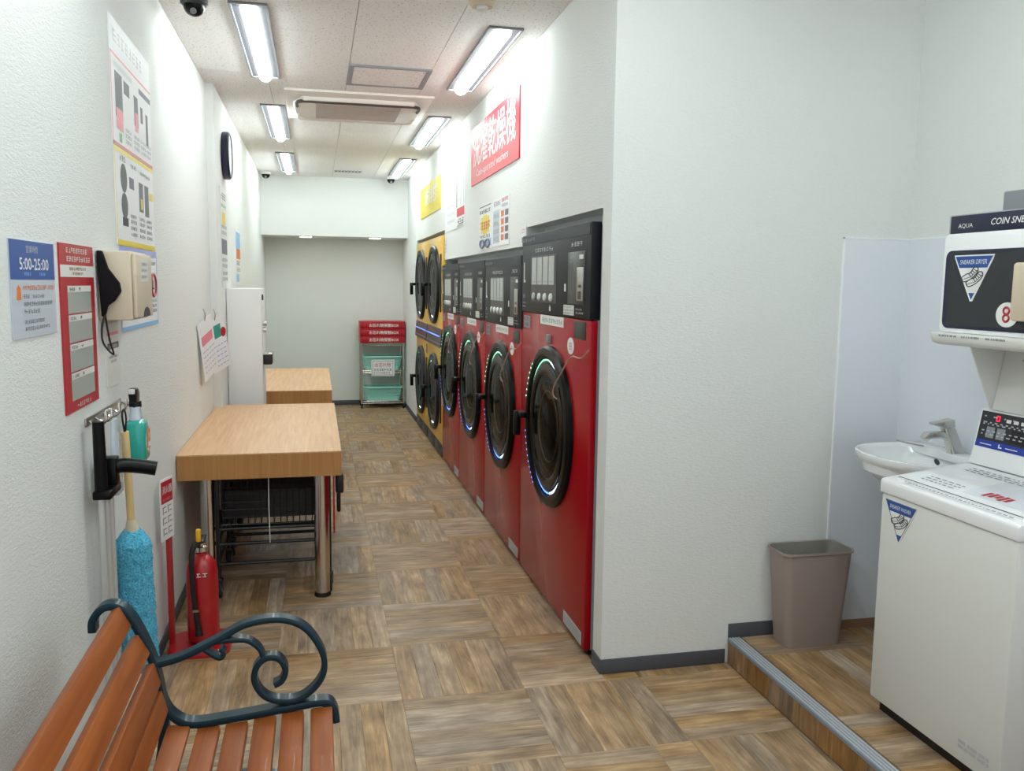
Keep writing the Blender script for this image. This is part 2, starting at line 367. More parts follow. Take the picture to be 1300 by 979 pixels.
for s in sq:
    if id(s) in ids: continue
    (x0, x1, y0, y1), a = s; g_ = .0008; k = len(V)
    V += [(x0+g_, y0+g_, -.0002), (x1-g_, y0+g_, -.0002), (x1-g_, y1-g_, -.0002), (x0+g_, y1-g_, -.0002), (x0, y0, -.002), (x1, y0, -.002), (x1, y1, -.002), (x0, y1, -.002)]
    Fc += [(k, k+1, k+2, k+3), (k+4, k+5, k+1, k), (k+5, k+6, k+2, k+1), (k+6, k+7, k+3, k+2), (k+7, k+4, k, k+3)]
me = bpy.data.meshes.new('far_planks'); me.from_pydata(V, [], Fc); uv = me.uv_layers.new(name='UVMap')
isl = {}
for si, s in enumerate([s for s in sq if id(s) not in ids]): isl[si] = s[1]
for p in me.polygons:
    a = isl[p.index//5]
    for li in p.loop_indices:
        co = me.vertices[me.loops[li].vertex_index].co; uv.data[li].uv = (co.y, co.x) if a else (co.x, co.y)
me.materials.append(MATS['plank_stuff']); fo = bpy.data.objects.new('far_planks', me); COL.objects.link(fo); fo.parent = fl; fo['kind'] = 'stuff'

# raised platform with riser boards and metal nosing
pf = struct('floor_platform', fbox((XS+.006, -1.2, -.01), (XR, YF, ZS-.0025)), 'joint')
for c, a in squares(XS+.055, XR, .9, YF-.007, 1.703, 2.92, 1): 
    if visible(c): lay(c, a, ZS, 'plank', pf)
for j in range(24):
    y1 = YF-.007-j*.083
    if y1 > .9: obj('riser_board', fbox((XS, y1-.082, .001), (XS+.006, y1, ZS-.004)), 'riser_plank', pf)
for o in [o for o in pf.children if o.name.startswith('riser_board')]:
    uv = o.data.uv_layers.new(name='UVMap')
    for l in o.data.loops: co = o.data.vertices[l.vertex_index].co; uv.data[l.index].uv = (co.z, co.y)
g = fbox((XS-.004, -1.2, ZS-.012), (XS+.052, YF-.008, ZS+.001))
nos = obj('step_nosing', g, 'nosing', pf, .001)
for i in range(4): obj('tread_rib', fbox((XS+.002+i*.013, -1.2, ZS+.001), (XS+.008+i*.013, YF-.009, ZS+.003)), 'lightgrey', nos)
# splash-back panels round the basin
t1 = struct('trim_1', fbox((2.081, YF-.004, ZS+.035), (XR-.004, YF, 1.752)), 'splash'); obj('panel_edge', fbox((2.077, YF-.006, ZS+.035), (2.083, YF, 1.755)).box((2.077, YF-.006, 1.750), (XR-.004, YF, 1.755)), 'splash_edge', t1)
t2 = struct('trim_2', fbox((XR-.004, .2, ZS+.035), (XR, YF-.004, 1.752)), 'splash'); obj('panel_edge', fbox((XR-.006, .2, 1.750), (XR, YF-.006, 1.755)), 'splash_edge', t2)
struct('trim_3', fbox((1.99, YF-.009, ZS), (XR-.009, YF, ZS+.036)).box((XR-.009, .2, ZS), (XR, YF, ZS+.036)), 'skirting')

# ------------------------------------------------------------------ ceiling fittings
def lamp(x, y0, y1, label):
    L = y1-y0; t = thing('ceiling_light', label, 'light', (x, (y0+y1)/2, ZC), 0, 'strip lights in the ceiling')
    w = .084
    g = G(); l = L/2
    g.box((-w, -l, -.003), (w, l, 0)); obj('housing', g, 'pan', t)
    g = G().box((-w, -l, -.011), (-w+.011, l, -.003)).box((w-.011, -l, -.011), (w, l, -.003)).box((-w+.011, -l, -.011), (w-.011, -l+.012, -.003)).box((-w+.011, l-.012, -.011), (w-.011, l, -.003))
    obj('frame', g, 'grey', t)
    sec = [(.037*math.cos(PI+PI*i/10), -.004+.034*math.sin(PI+PI*i/10)) for i in range(11)]
    obj('diffuser', G().prism(sec, 1, -l+.06, l-.03), 'lamp_glow', t, 0, True)
for i, (a, b) in enumerate(((4.07, 5.47), (6.29, 7.70), (8.54, 9.95))):
    lamp(-.275, a, b, ['strip light on the left side of the ceiling, nearest the front, above the near table', 'strip light on the left side of the ceiling, beside the air conditioner', 'strip light on the left side of the ceiling, nearest the far wall'][i])
for i, (a, b) in enumerate(((4.13, 5.5), (6.39, 7.76), (8.6, 9.98))):
    lamp(.9, a, b, ['strip light on the right side of the ceiling, nearest, in front of the red banner', 'strip light on the right side of the ceiling, middle one beyond the red banner', 'strip light on the right side of the ceiling, farthest, above a dome camera'][i])
for x, a, lb in ((-.275, 1.3, 'strip light in the ceiling above the bench, out of frame'), (.9, 1.35, 'strip light in the ceiling before the washroom corner, out of frame'), (1.9, .6, 'strip light in the ceiling above the shoe washer, out of frame'), (-.275, -.5, 'strip light in the ceiling behind the viewer, out of frame')): lamp(x, a, a+1.4, lb)  # unseen strip lights, added to bring up the room's brightness

ac = thing('air_conditioner', 'cream ceiling cassette air conditioner with a grey intake grille', 'air conditioner', (.295, 6.2, ZC))
obj('panel', fbox((-.475, -.475, -.018), (.475, .475, 0)), 'aircon', ac, .006)
pl = [(.43*c, .34*s) for c, s in ((1, .45), (.85, 1), (-.85, 1), (-1, .45), (-1, -.45), (-.85, -1), (.85, -1), (1, -.45))]
obj('body', G().loops([[(x, y, -.018) for x, y in pl], [(x*.97, y*.97, -.045) for x, y in pl]]), 'aircon', ac, .006)
gr = obj('intake_grille', fbox((-.28, -.24, -.049), (.28, .24, -.044)), 'grille', ac)
for i in range(12): obj('grille_slat', fbox((-.28, -.235+i*.041, -.053), (.28, -.222+i*.041, -.049)), 'grille', gr)
for sgn in (-1, 1):
    pth = smoothpath([(-.40, -.13*sgn, -.046), (-.40, -.26*sgn, -.046), (-.35, -.31*sgn, -.046), (-.2, -.315*sgn, -.047), (.2, -.315*sgn, -.047), (.35, -.31*sgn, -.046), (.40, -.26*sgn, -.046), (.40, -.13*sgn, -.046)], 4)
    obj('louvre', G().tube(pth, .011, 6), 'louvre' if sgn > 0 else 'aircon', ac, 0, True)
hatch = thing('access_hatch', 'square aluminium-framed inspection hatch in the ceiling', 'hatch', (.432, 5.28, ZC))
obj('door', fbox((-.205, -.215, -.006), (.205, .215, 0)), 'ceiling_board', hatch)
obj('frame', fbox((-.235, -.245, -.009), (-.207, .245, 0)).box((.207, -.245, -.009), (.235, .245, 0)).box((-.207, -.245, -.009), (.207, -.217, 0)).box((-.207, .217, -.009), (.207, .245, 0)), 'grey', hatch)
vent = thing('ceiling_vent', 'small slotted air vent in the ceiling near the far wall', 'vent', (.36, 9.75, ZC))
obj('plate', fbox((-.15, -.06, -.006), (.15, .06, 0)), 'lightgrey', vent)
for i in range(8): obj('slot', fbox((-.14+i*.036, -.045, -.0075), (-.118+i*.036, .045, -.006)), 'darkgrey', vent)
def dome(x, y, label, dark):
    t = thing('security_camera', label, 'camera', (x, y, ZC), 0, 'dome cameras on the ceiling')
    obj('mount', G().lathe([(.058, 0), (.058, -.018), (.05, -.026)], (0, 0, 0), (0, 0, 1), 24), 'darkgrey' if dark else 'offwhite', t, 0, True)
    obj('dome', G().lathe([(.046*math.cos(a), -.026-.045*math.sin(a)) for a in [i*PI/2/7 for i in range(8)]], (0, 0, 0), (0, 0, 1), 24), 'bezel', t, 0, True)
    obj('lens', G().cyl((0, -.02, -.05), (.0, -.042, -.06), .013), 'grey', t)
dome(-.50, 4.10, 'black dome camera on the ceiling in the upper left corner', True)
dome(-.53, 10.12, 'dome camera with white mount on the ceiling at the far left', False)
dome(.86, 10.15, 'dome camera on the ceiling at the far right, under a strip light', False)
sd = thing('smoke_detector', 'round cream smoke detector at the top edge, in the ceiling', 'smoke detector', (.715, 3.78, ZC))
obj('base', G().lathe([(.058, 0), (.058, -.018), (.045, -.03)], (0, 0, 0), (0, 0, 1), 24), 'beige', sd, 0, True)
obj('sensor', G().lathe([(.026, -.03), (.024, -.042), (.01, -.047)], (0, 0, 0), (0, 0, 1), 20), 'offwhite', sd, 0, True)
for x, lb in ((-.11, 'left round downlight in the soffit above the far wall'), (.70, 'right round downlight in the soffit above the wire rack')):
    t = thing('downlight', lb, 'light', (x, 10.52, ZB), 0, 'downlights in the far soffit')
    obj('trim_ring', G().lathe([(.08, 0), (.08, -.004), (.072, -.006), (.068, 0)], (0, 0, 0), (0, 0, 1), 24), 'white', t)
    obj('lens', G().lathe([(.068, -.001), (.066, -.009), (.03, -.011)], (0, 0, 0), (0, 0, 1), 24), 'downlight_glow', t)

# ------------------------------------------------------------------ red washer-dryers
def arcdash(par, name, m, r, a0, a1, y, k, fill=.62, th=.005):
    g = G()
    for i in range(k):
        A = math.radians(a0+(a1-a0)*i/k); B = math.radians(a0+(a1-a0)*(i+fill)/k)
        v = [(rr*math.cos(t), y, rr*math.sin(t)) for rr, t in ((r-th, A), (r-th, B), (r+th, B), (r+th, A))]
        g.add(v, [(0, 1, 2, 3)])
    return obj(name, g, m, par)
def porthole(par, cx, cz, R, bez, leds=True, hinge=1):
    d = bpy.data.objects.new('door', None); COL.objects.link(d); d.parent = par; d.location = (cx, 0, cz); d.empty_display_size = .1
    O = (0, 0, 0); AX = (0, -1, 0)
    obj('bezel', G().lathe([(R, -.002), (R, .018), (R*.97, .032), (R*.9, .036), (R*.865, .030), (R*.86, .002)], O, AX, 48, False), bez, d, 0, True)
    obj('led_channel', G().lathe([(R*.862, .012), (R*.79, .020), (R*.785, .0)], O, AX, 48, False), 'bezel', d, 0, True)
    obj('inner_ring', G().lathe([(R*.79, .002), (R*.785, .026), (R*.7, .034), (R*.64, .026), (R*.63, .004)], O, AX, 48, False), 'bowl' if leds else bez, d, 0, True)
    obj('drum', G().lathe([(R*.64, .016), (R*.55, .010), (R*.4, .005), (R*.2, .003), (.001, .002)], O, AX, 40, False), 'drum', d, 0, True)
    for q in (.56, .44, .3): obj('reflection_ring', G().tube([(R*q*math.cos(2*PI*i/36), -.013+(.56-q)*.016, R*q*math.sin(2*PI*i/36)) for i in range(36)], .0035, 5, True), 'brushed' if q == .44 else 'drum', d, 0, True)  # rings modelled to stand for the reflected arcs in the door
    obj('glass', G().lathe([(R*.645, .024), (R*.5, .030), (R*.25, .034), (.001, .035)], O, AX, 40, False), 'door_glass', d, 0, True)
    if leds:
        arcdash(d, 'led_arc', 'led_green', R*.825, 48, 165, -.0195, 34, .4, .0035); arcdash(d, 'led_arc', 'led_white', R*.825, 48, 80, -.0200, 10)
        arcdash(d, 'led_arc', 'led_blue', R*.825, 212, 320, -.0195, 34, .5, .004); arcdash(d, 'led_arc', 'led_white', R*.825, 285, 318, -.0200, 10)
        arcdash(d, 'led_dot', 'led_green', R*.93, 128, 168, -.0365, 7, .22, .004); arcdash(d, 'led_dot', 'led_blue', R*.93, 192, 245, -.0365, 10, .22, .004)
    h = G().box((-R-.035, -.07, -.012), (-R+.05, -.03, .018)).box((-R+.0, -.035, -.012), (-R+.05, -.0, .018))
    h.box((-R-.035, -.085, -.11), (-R-.008, -.05, .018))
    obj('handle', h, 'bezel', d, .006)
    return d
def machine(y0, y1, zt, zs, zd, label, nlcd, bigger):
    w = y1-y0-.006; yc = (y0+y1)/2
    t = thing('washer_dryer', label, 'washing machine', (XM, yc, 0), RIGHT, 'red coin-operated washer-dryers')
    X = lambda y: ((y-3.867)*-1)/1.175*(w+.006)       # position measured on the nearest machine, scaled to this one
    dz = zs-1.41; Z = lambda z: z+dz
    obj('body', fbox((-w/2+.006, .03, .02), (w/2-.006, .72, zt-.012)), 'steel', t)
    obj('plinth', fbox((-w/2+.01, .02, 0), (w/2-.01, .7, .03)), 'black', t)
    obj('front_panel', fbox((-w/2, -.001, .022), (w/2, .03, zs-.002)), 'machine_red', t, .004)
    cp = obj('control_panel', fbox((-w/2, -.006, zs), (w/2, .038, zt)), 'panel_black', t, .004)
    obj('header_band', fbox((-w/2+.004, -.0085, zt-.05), (w/2-.012, -.006, zt-.006)), 'header_lit', cp)  # black header; its lighter grey puts light from above into the colour
    y = -.0065; rnd = random.Random(int(y0*100))
    g = G(); glyphs(g, X(4.44), zt-.036, .22*w, .018, 7, -.0095, rnd); obj('lettering', g, 'grey', cp)
    g = G(); glyphs(g, X(4.185), Z(1.708), X(3.843)-X(4.185), .021, 8, y, rnd); glyphs(g, X(3.56), Z(1.712), X(3.397)-X(3.56), .021, 4, y, rnd)
    glyphs(g, X(4.425), Z(1.48), .045, .022, 2, y, rnd); dashes(g, X(4.43), Z(1.455), .07, .004, y, rnd); dashes(g, X(4.43), Z(1.435), .06, .006, y, rnd)
    glyphs(g, X(3.48), Z(1.445), .09, .009, 6, y, rnd); glyphs(g, X(3.48), Z(1.43), .11, .009, 7, y, rnd)
    glyphs(g, X(3.57), Z(1.66), .05, .014, 2, y-.002, rnd); glyphs(g, X(3.57), Z(1.645), .04, .008, 3, y-.002, rnd)
    obj('lettering', g, 'lightgrey', cp)
    rc = obj('display_recess', fbox((X(4.25), -.0068, Z(1.465)), (X(3.784), -.006, Z(1.692))), 'nearblack', cp)
    xa, xb = X(4.237), X(3.806); ws = (xb-xa)/nlcd
    for i in range(nlcd):
        lc = obj('price_display', fbox((xa+i*ws, -.0085, Z(1.551)), (xa+(i+1)*ws-.014*w, -.0068, Z(1.684))), 'lcd', rc)
        g = G()
        dashes(g, xa+i*ws+.01, Z(1.563), ws-.04, .004, -.0087, rnd)
        obj('print', g, 'grey', lc)
        xc = xa+(i+.5)*ws-.005
        obj('course_button', G().lathe([(.019, 0), (.019, .006), (.014, .011)], (xc, -.006, Z(1.492)), (0, -1, 0), 16), 'offwhite' if i else 'lcd', rc, 0, True)
        obj('course_mark', G().rects([(xc-.018, Z(1.522), xc+.018, Z(1.526))], -.0072), 'red_print', rc)
    obj('indicator', fbox((X(4.408), -.0075, Z(1.575)), (X(4.395), -.006, Z(1.665))).box((X(4.41), -.0078, Z(1.562)), (X(4.375), -.006, Z(1.575))), 'offwhite', cp)
    obj('card_slot', fbox((X(3.65), -.008, Z(1.522)), (X(3.63), -.006, Z(1.556))), 'white', cp)
    cpn = obj('coin_panel', fbox((X(3.595), -.0085, Z(1.47)), (X(3.352), -.006, Z(1.69))), 'nearblack', cp, .002)
    cm = obj('coin_mech', fbox((X(3.451), -.013, Z(1.485)), (X(3.367), -.0085, Z(1.624))), 'brushed', cpn, .003)
    obj('coin_slot', fbox((X(3.425), -.0138, Z(1.54)), (X(3.385), -.013, Z(1.552))).box((X(3.43), -.0138, Z(1.492)), (X(3.385), -.013, Z(1.525))), 'black', cm)
    obj('card_mark', fbox((X(3.43), -.0095, Z(1.658)), (X(3.375), -.0085, Z(1.676))), 'offwhite', cpn)
    st = obj('price_sticker', fbox((X(3.657), -.0075, Z(1.421)), (X(3.503), -.006, Z(1.464))), 'offwhite', cp)
    g = G(); [glyphs(g, X(3.65), Z(1.425+.013*i), X(3.51)-X(3.65), .009, 8, -.0079, rnd) for i in range(3)]; obj('print', g, 'inkgrey', st)
    obj('hand_mark', fbox((X(3.9), -.007, Z(1.428)), (X(3.878), -.006, Z(1.448))).box((X(3.893), -.007, Z(1.448)), (X(3.887), -.006, Z(1.456))), 'white', cp)
    # lower front
    fp = t
    s1 = obj('notice_sticker', fbox((X(4.415), -.0022, Z(1.327)), (X(4.278), -.0008, Z(1.39))), 'grey', fp)
    g = G(); [glyphs(g, X(4.405), Z(1.334+.028*i), X(4.29)-X(4.405), .022, 4, -.0026, rnd) for i in range(2)]; obj('print', g, 'darkgrey', s1)
    s2 = obj('caution_label', fbox((X(4.072), -.0022, Z(1.361)), (X(3.672), -.0008, Z(1.406))), 'white', fp)
    g = G(); glyphs(g, X(4.05), Z(1.372), X(3.69)-X(4.05), .022, 11, -.0026, rnd); obj('print', g, 'grey', s2)
    obj('detergent_port', fbox((X(3.504), -.004, Z(1.325)), (X(3.343), -.0008, Z(1.40))), 'black', fp, .003)
    cs = obj('round_sticker', G().prism(circ(X(3.555), Z(1.288), .048, 24, .037), 1, -.0022, -.0008), 'white', fp)
    g = G(); glyphs(g, X(3.555)-.02, Z(1.268), .04, .038, 2, -.0026, rnd); obj('print', g, 'red_print', cs)
    obj('door_lock', fbox((X(3.9), -.02, Z(1.275)), (X(3.872), -.0008, Z(1.318))), 'grey', fp, .004)
    s3 = obj('rating_plate', fbox((X(3.585), -.0022, .03), (X(3.32), -.0008, .088)), 'lightgrey', fp)
    g = G(); [dashes(g, X(3.57), .04+.011*i, X(3.34)-X(3.57), .004, -.0026, rnd) for i in range(4)]; obj('print', g, 'grey', s3)
    porthole(t, 0, zd, .383, 'bezel')
    wz = zd-.883
    pth = smoothpath([(X(3.285), -.006, 1.29+wz), (X(3.345), -.02, 1.253+wz), (X(3.473), -.025, 1.246+wz), (X(3.56), -.04, 1.17+wz), (X(3.646), -.048, 1.10+wz), (X(3.66), -.046, 1.06+wz), (X(3.6), -.046, 1.05+wz)], 5)
    obj('lid_cord', G().tube(pth, .003, 5), 'wire_copper', t, 0, True)
    return t
machine(3.28, 4.455, 1.803, 1.41, .883, 'largest red washer-dryer, nearest, with a taller black control panel', 4, True)
machine(4.462, 5.476, 1.706, 1.312, .832, 'red washer-dryer, second from the front, next to the tallest one', 4, False)
machine(5.482, 6.503, 1.706, 1.312, .832, 'red washer-dryer, third from the front in the row', 4, False)
machine(6.509, 7.432, 1.706, 1.312, .832, 'farthest red washer-dryer, beside the yellow dryers', 4, False)

# ------------------------------------------------------------------ yellow stacked dryers
def dryer(y0, y1, label):
    w = y1-y0-.006; t = thing('stacked_dryer', label, 'tumble dryer', (XM, (y0+y1)/2, 0), RIGHT, 'yellow stacked tumble dryers')
    obj('body', fbox((-w/2+.006, .03, .02), (w/2-.006, .72, 1.95)), 'steel', t)
    obj('front_panel', fbox((-w/2, 0, .115), (w/2, .03, 1.97)), 'machine_yellow', t, .004)
    for z, up_ in ((1.538, True), (.545, False)):
        d = porthole(t, -.0, z, .36, 'bezel_grey', False)
        arcdash(d, 'led_arc', 'led_white', .36*.825, 250, 300, -.0195, 14)
        arcdash(d, 'led_arc', 'led_green', .36*.825, 110, 150, -.0195, 10)
        obj('hinge', fbox((.40, -.012, -.24), (.435, .004, .27)), 'nearblack', d, .003)
    c = obj('control_strip', G().prism([(-.02, .985), (.01, .985), (.01, 1.15), (-.005, 1.15)], 0, -w/2+.01, w/2-.01), 'nearblack', t)
    rnd = random.Random(int(y0*10)); g = G(); g2 = G()
    for i in range(14):
        x = -w/2+.06+i*.065; dashes(g, x, 1.01, .045, .012, -.0215, rnd); dashes(g2, x, 1.08, .03, .008, -.0205, rnd)
    obj('print', g, 'lightgrey', c); obj('display', g2, 'led_blue', c)
    g = G(); glyphs(g, -.2, 1.11, .3, .025, 9, -.0205, rnd); obj('print', g, 'orange', c)
    obj('coin_slot', fbox((w/2-.1, -.004, .86), (w/2-.04, .0, .95)), 'black', t, .002)
    for i in range(2):
        x0 = -w/2+.015+i*w/2; q = obj('lint_drawer', fbox((x0, -.003, .008), (x0+w/2-.03, .03, .108)), 'darkgrey', t, .003)
        obj('pull', fbox((x0+w/4-.08, -.008, .07), (x0+w/4+.05, -.003, .085)), 'nearblack', q)
    g = G(); glyphs(g, -w/2+.05, 1.925, .2, .03, 5, -.0006, rnd); glyphs(g, .2, 1.925, .2, .03, 5, -.0006, rnd); obj('lettering', g, 'offwhite', t)
dryer(7.445, 8.455, 'nearer yellow stacked tumble dryer, next to the red machines')
dryer(8.462, 9.435, 'farther yellow stacked tumble dryer, next to the far wall pier')

# ------------------------------------------------------------------ folding tables
def table(x0, x1, y0, y1, zt, th, label, legs):
    xc, yc = (x0+x1)/2, (y0+y1)/2; t = thing('folding_table', label, 'table', (xc, yc, 0), 0, 'wood-topped tables along the left wall')
    a, b = (x1-x0)/2, (y1-y0)/2
    obj('table_top', fbox((-a, -b, zt-.006), (a, b, zt)), 'table_wood', t)
    obj('apron', fbox((-a+.0005, -b+.0005, zt-th), (a-.0005, b-.0005, zt-.0062)), 'table_edge', t)
    for x, y in legs:
        l = obj('leg', G().cyl((x-xc, y-yc, .02), (x-xc, y-yc, zt-th), .037, None, 24), 'chrome', t, 0, True)
        obj('foot', G().cyl((x-xc, y-yc, 0), (x-xc, y-yc, .02), .041, .039, 24), 'rubber', l, 0, True)
table(XL+.004, .108, 4.18, 5.88, .735, .122, 'near wood-topped folding table with chrome legs against the left wall', ((.01, 4.16+.06), (-.53, 4.30), (.01, 5.78), (-.53, 5.78)))
table(XL2+.004, .106, 6.60, 8.34, .735, .10, 'second wood-topped folding table beyond the white cabinet', ((.0, 6.7), (-.5, 6.75), (.0, 8.24), (-.5, 8.24)))

# ------------------------------------------------------------------ laundry carts under the near table
def cart(y0, label, strap):
    x0, x1, D = -.485, .045, .5
    t = thing('laundry_cart', label, 'cart', ((x0+x1)/2, y0+D/2, 0), 0, 'black wire laundry carts under the near table'); a, b = (x1-x0)/2, D/2
    for sx in (-1, 1):
        g = G().tube(smoothpath([(sx*a, -b, .09), (sx*a, -b, .3), (sx*a, -b, .56), (sx*a, -b+.02, .59)], 3), .011, 8); obj('post', g, 'cart_black', t, 0, True)
        obj('post', G().tube([(sx*a, b, .09), (sx*a, b, .59)], .011, 8), 'cart_black', t, 0, True)
        for sy in (-1, 1):
            w = obj('wheel', G().cyl((sx*a-.012, sy*b, .045), (sx*a+.012, sy*b, .045), .045, None, 20), 'rubber', t, .004)
            obj('hub', G().cyl((sx*a-.014, sy*b, .045), (sx*a+.014, sy*b, .045), .018, None, 12), 'grey', w)
            obj('caster_fork', fbox((sx*a-.018, sy*b-.015, .045), (sx*a-.014, sy*b+.015, .1)).box((sx*a+.014, sy*b-.015, .045), (sx*a+.018, sy*b+.015, .1)).box((sx*a-.018, sy*b-.015, .09), (sx*a+.018, sy*b+.015, .1)), 'darkgrey', t)
    for z in (.17, .27, .345):
        for sy in (-1, 1): obj('rail', G().tube([(-a, sy*b, z), (a, sy*b, z)], .009, 8), 'cart_black', t, 0, True)
        for sx in (-1, 1): obj('rail', G().tube([(sx*a, -b, z), (sx*a, b, z)], .009, 8), 'cart_black', t, 0, True)
    bk = G(); z0, z1 = .36, .585
    for z in [z0+(z1-z0)*i/6 for i in range(7)]:
        r = .0045 if z in (z0, z1) else .0022
        bk.tube([(-a+.02, -b+.02, z), (a-.02, -b+.02, z), (a-.02, b-.02, z), (-a+.02, b-.02, z)], r, 5, True)
    for i in range(17):
        x = -a+.02+(2*a-.04)*i/16
        for sy in (-1, 1): bk.tube([(x, sy*(b-.02), z0), (x, sy*(b-.02), z1)], .0022, 5)
        bk.tube([(x, -b+.02, z0), (x, b-.02, z0)], .0022, 5)
        y = -b+.02+(2*b-.04)*i/16
        for sx in (-1, 1): bk.tube([(sx*(a-.02), y, z0), (sx*(a-.02), y, z1)], .0022, 5)
    obj('wire_basket', bk, 'cart_black', t)
    obj('dark_sheet', fbox((-a+.03, -b+.06, z0+.02), (a-.03, -b+.065, z0+.16)), 'nearblack', t); obj('dark_sheet', fbox((-a+.03, b-.06, z0+.01), (a-.03, b-.055, z0+.2)), 'nearblack', t)  # black sheets set in the basket to darken it
    if strap:
        obj('strap', fbox((a+.022, -b-.01, .30), (a+.03, -b+.02, .59)), 'red_print', t, .002); obj('grip', fbox((a+.035, -b+.0, .50), (a+.075, -b+.06, .60)).box((a+.04, -b+.01, .40), (a+.06, -b+.05, .50)), 'cart_black', t, .01)
        obj('pull_cord', G().tube([(-.02, -b-.014, .27), (-.022, -b-.014, .45), (-.021, -b-.012, .605)], .0025, 5), 'offwhite', t)
cart(4.27, 'black wire laundry cart with a red strap under the front of the near table', True)
cart(4.95, 'black wire laundry cart at the back under the near table', False)

# ------------------------------------------------------------------ white cabinet with coin hardware
t = thing('white_cabinet', 'tall white cabinet with chrome lock and black tray between the two tables', 'cabinet', (XL2, 6.2, 0))
obj('body', fbox((.003, 0, 0), (.234, .36, 1.5)), 'white', t, .004)
obj('hinge', fbox((.234, .05, 1.42), (.244, .08, 1.46)), 'nearblack', t, .002)
k = obj('knob', G().cyl((.234, .1, 1.255), (.262, .1, 1.255), .016), 'chrome', t, 0, True); obj('lock', G().cyl((.234, .1, 1.21), (.256, .1, 1.21), .02), 'chrome', t, 0, True)
obj('coin_tray', fbox((.234, .06, .965), (.295, .2, 1.04)), 'nearblack', t, .006); obj('tray_rim', fbox((.234, .055, 1.035), (.298, .205, 1.047)), 'chrome', t, .003)
obj('seam', fbox((.234, .03, 1.1), (.2352, .034, 1.45)), 'grey', t)

# ------------------------------------------------------------------ bench
t = thing('park_bench', 'park bench with orange wooden slats and dark teal scrolled iron armrest', 'bench', (0, 1.62, 0))
YE = .58
def barpath(pts, th, wd, y, sub=6, name='end_frame', m='iron', par=None):
    path = smoothpath([(x, y, z) for x, z in pts], sub); s = [(-th/2, -wd/2), (-th/2, wd/2), (-th/4, wd/2+.002), (th/4, wd/2+.002), (th/2, wd/2), (th/2, -wd/2), (th/4, -wd/2-.002), (-th/4, -wd/2-.002)]
    return obj(name, G().sweep(path, s, (0, 1, 0)), m, par or t, 0, True)
fr = [(-.548, .690), (-.545, .722), (-.520, .750), (-.485, .748), (-.458, .716), (-.436, .669), (-.413, .604), (-.402, .55), (-.393, .495), (-.37, .453), (-.322, .427), (-.218, .433), (-.087, .446), (.004, .453), (.028, .435), (.036, .395)]
arm = [(-.404, .592), (-.338, .608), (-.252, .648), (-.184, .681), (-.103, .687), (-.042, .660), (-.001, .597), (.006, .542), (-.016, .499), (-.059, .468), (-.107, .467), (-.148, .487), (-.170, .529), (-.163, .566), (-.139, .587), (-.108, .582), (-.092, .551), (-.102, .522), (-.121, .512)]
br = [(-.262, .640), (-.225, .641), (-.185, .637), (-.157, .614), (-.146, .587)]
for y in (YE, -YE):
    barpath(fr, .018, .036, y); barpath(arm, .015, .032, y, name='armrest'); barpath(br, .012, .028, y, name='scroll')
    barpath([(-.29, .622), (-.255, .597), (-.243, .607), (-.25, .62)], .012, .028, y, name='scroll')
    barpath([(.012, .445), (-.01, .3), (.02, .12), (.04, 0)], .02, .036, y, name='leg'); barpath([(-.385, .46), (-.41, .3), (-.44, .12), (-.49, 0)], .02, .036, y, name='leg')
    barpath([(-.40, .2), (-.2, .27), (-.0, .22)], .014, .03, y, name='brace')
obj('cross_rail', fbox((-.22, -YE, .24), (-.19, YE, .262)), 'iron', t)
for x, z, a in ((-.357, .424, -.12), (-.284, .413, .02), (-.215, .417, .07), (-.145, .425, .07), (-.075, .432, .07), (-.002, .437, .04)):
    o = obj('seat_slat', fbox((-.0275, -YE+.012, -.011), (.0275, YE-.012, .011)), 'bench_wood', t, .004); o.location = (x, 0, z-.006); o.rotation_euler = (0, -a, 0)
for x, z in ((-.481, .722), (-.441, .648), (-.413, .571), (-.398, .497)):
    a = math.atan2(.04, .076) if z > .6 else math.atan2(.02, .076)
    o = obj('back_slat', fbox((-.011, -YE+.012, -.03), (.011, YE-.012, .03)), 'bench_wood', t, .004); o.location = (x+.002, 0, z); o.rotation_euler = (0, -a, 0)

# ------------------------------------------------------------------ fire extinguisher and its stand
st = thing('extinguisher_stand', 'red floor stand with a post and white sign marking the fire extinguisher', 'stand', (-.5, 3.69, 0))
pts = rrect(-.125, -.12, .125, .12, .06)
obj('base_plate', G().loops([[(x, y, 0) for x, y in pts], [(x, y, .022) for x, y in pts], [(x*.95, y*.95, .03) for x, y in pts]]), 'ext_red', st, 0, True)
obj('post', fbox((-.125, -.012, .02), (-.105, .03, .52)), 'ext_red', st, .003)
sg = obj('sign_board', fbox((-.055, -.002, .49), (.055, .002, .745)), 'white', st); sg.location = (-.113, -.03, 0); sg.rotation_euler = (0, 0, math.radians(74))
obj('red_field', fbox((-.049, -.0035, .645), (.049, -.002, .735)), 'red_print', sg)
lettering('消火器', 0, .70, .034, sg, 'white', -.0042, .085)
g = G(); rr = random.Random(5); glyphs(g, -.04, .653, .08, .012, 7, -.0042, rr); obj('print', g, 'pink', sg)
g = G()
for z in (.60, .555, .51):
    for i in range(2):
        g.rects([(-.04+i*.045, z, -.034+i*.045, z+.03), (-.04+i*.045, z+.026, -.01+i*.045, z+.03), (-.028+i*.045, z+.004, -.006+i*.045, z+.008)], -.0026)
obj('pictogram', g, 'inkgrey', sg)
ex = thing('fire_extinguisher', 'red fire extinguisher with black hose and yellow pin beside the near table', 'fire extinguisher', (-.487, 3.69, .031))
obj('cylinder', G().lathe([(.05, 0), (.064, .012), (.064, .30), (.058, .34), (.035, .368), (.022, .375), (.022, .385)], (0, 0, 0), (0, 0, 1), 28), 'ext_red', ex, 0, True)
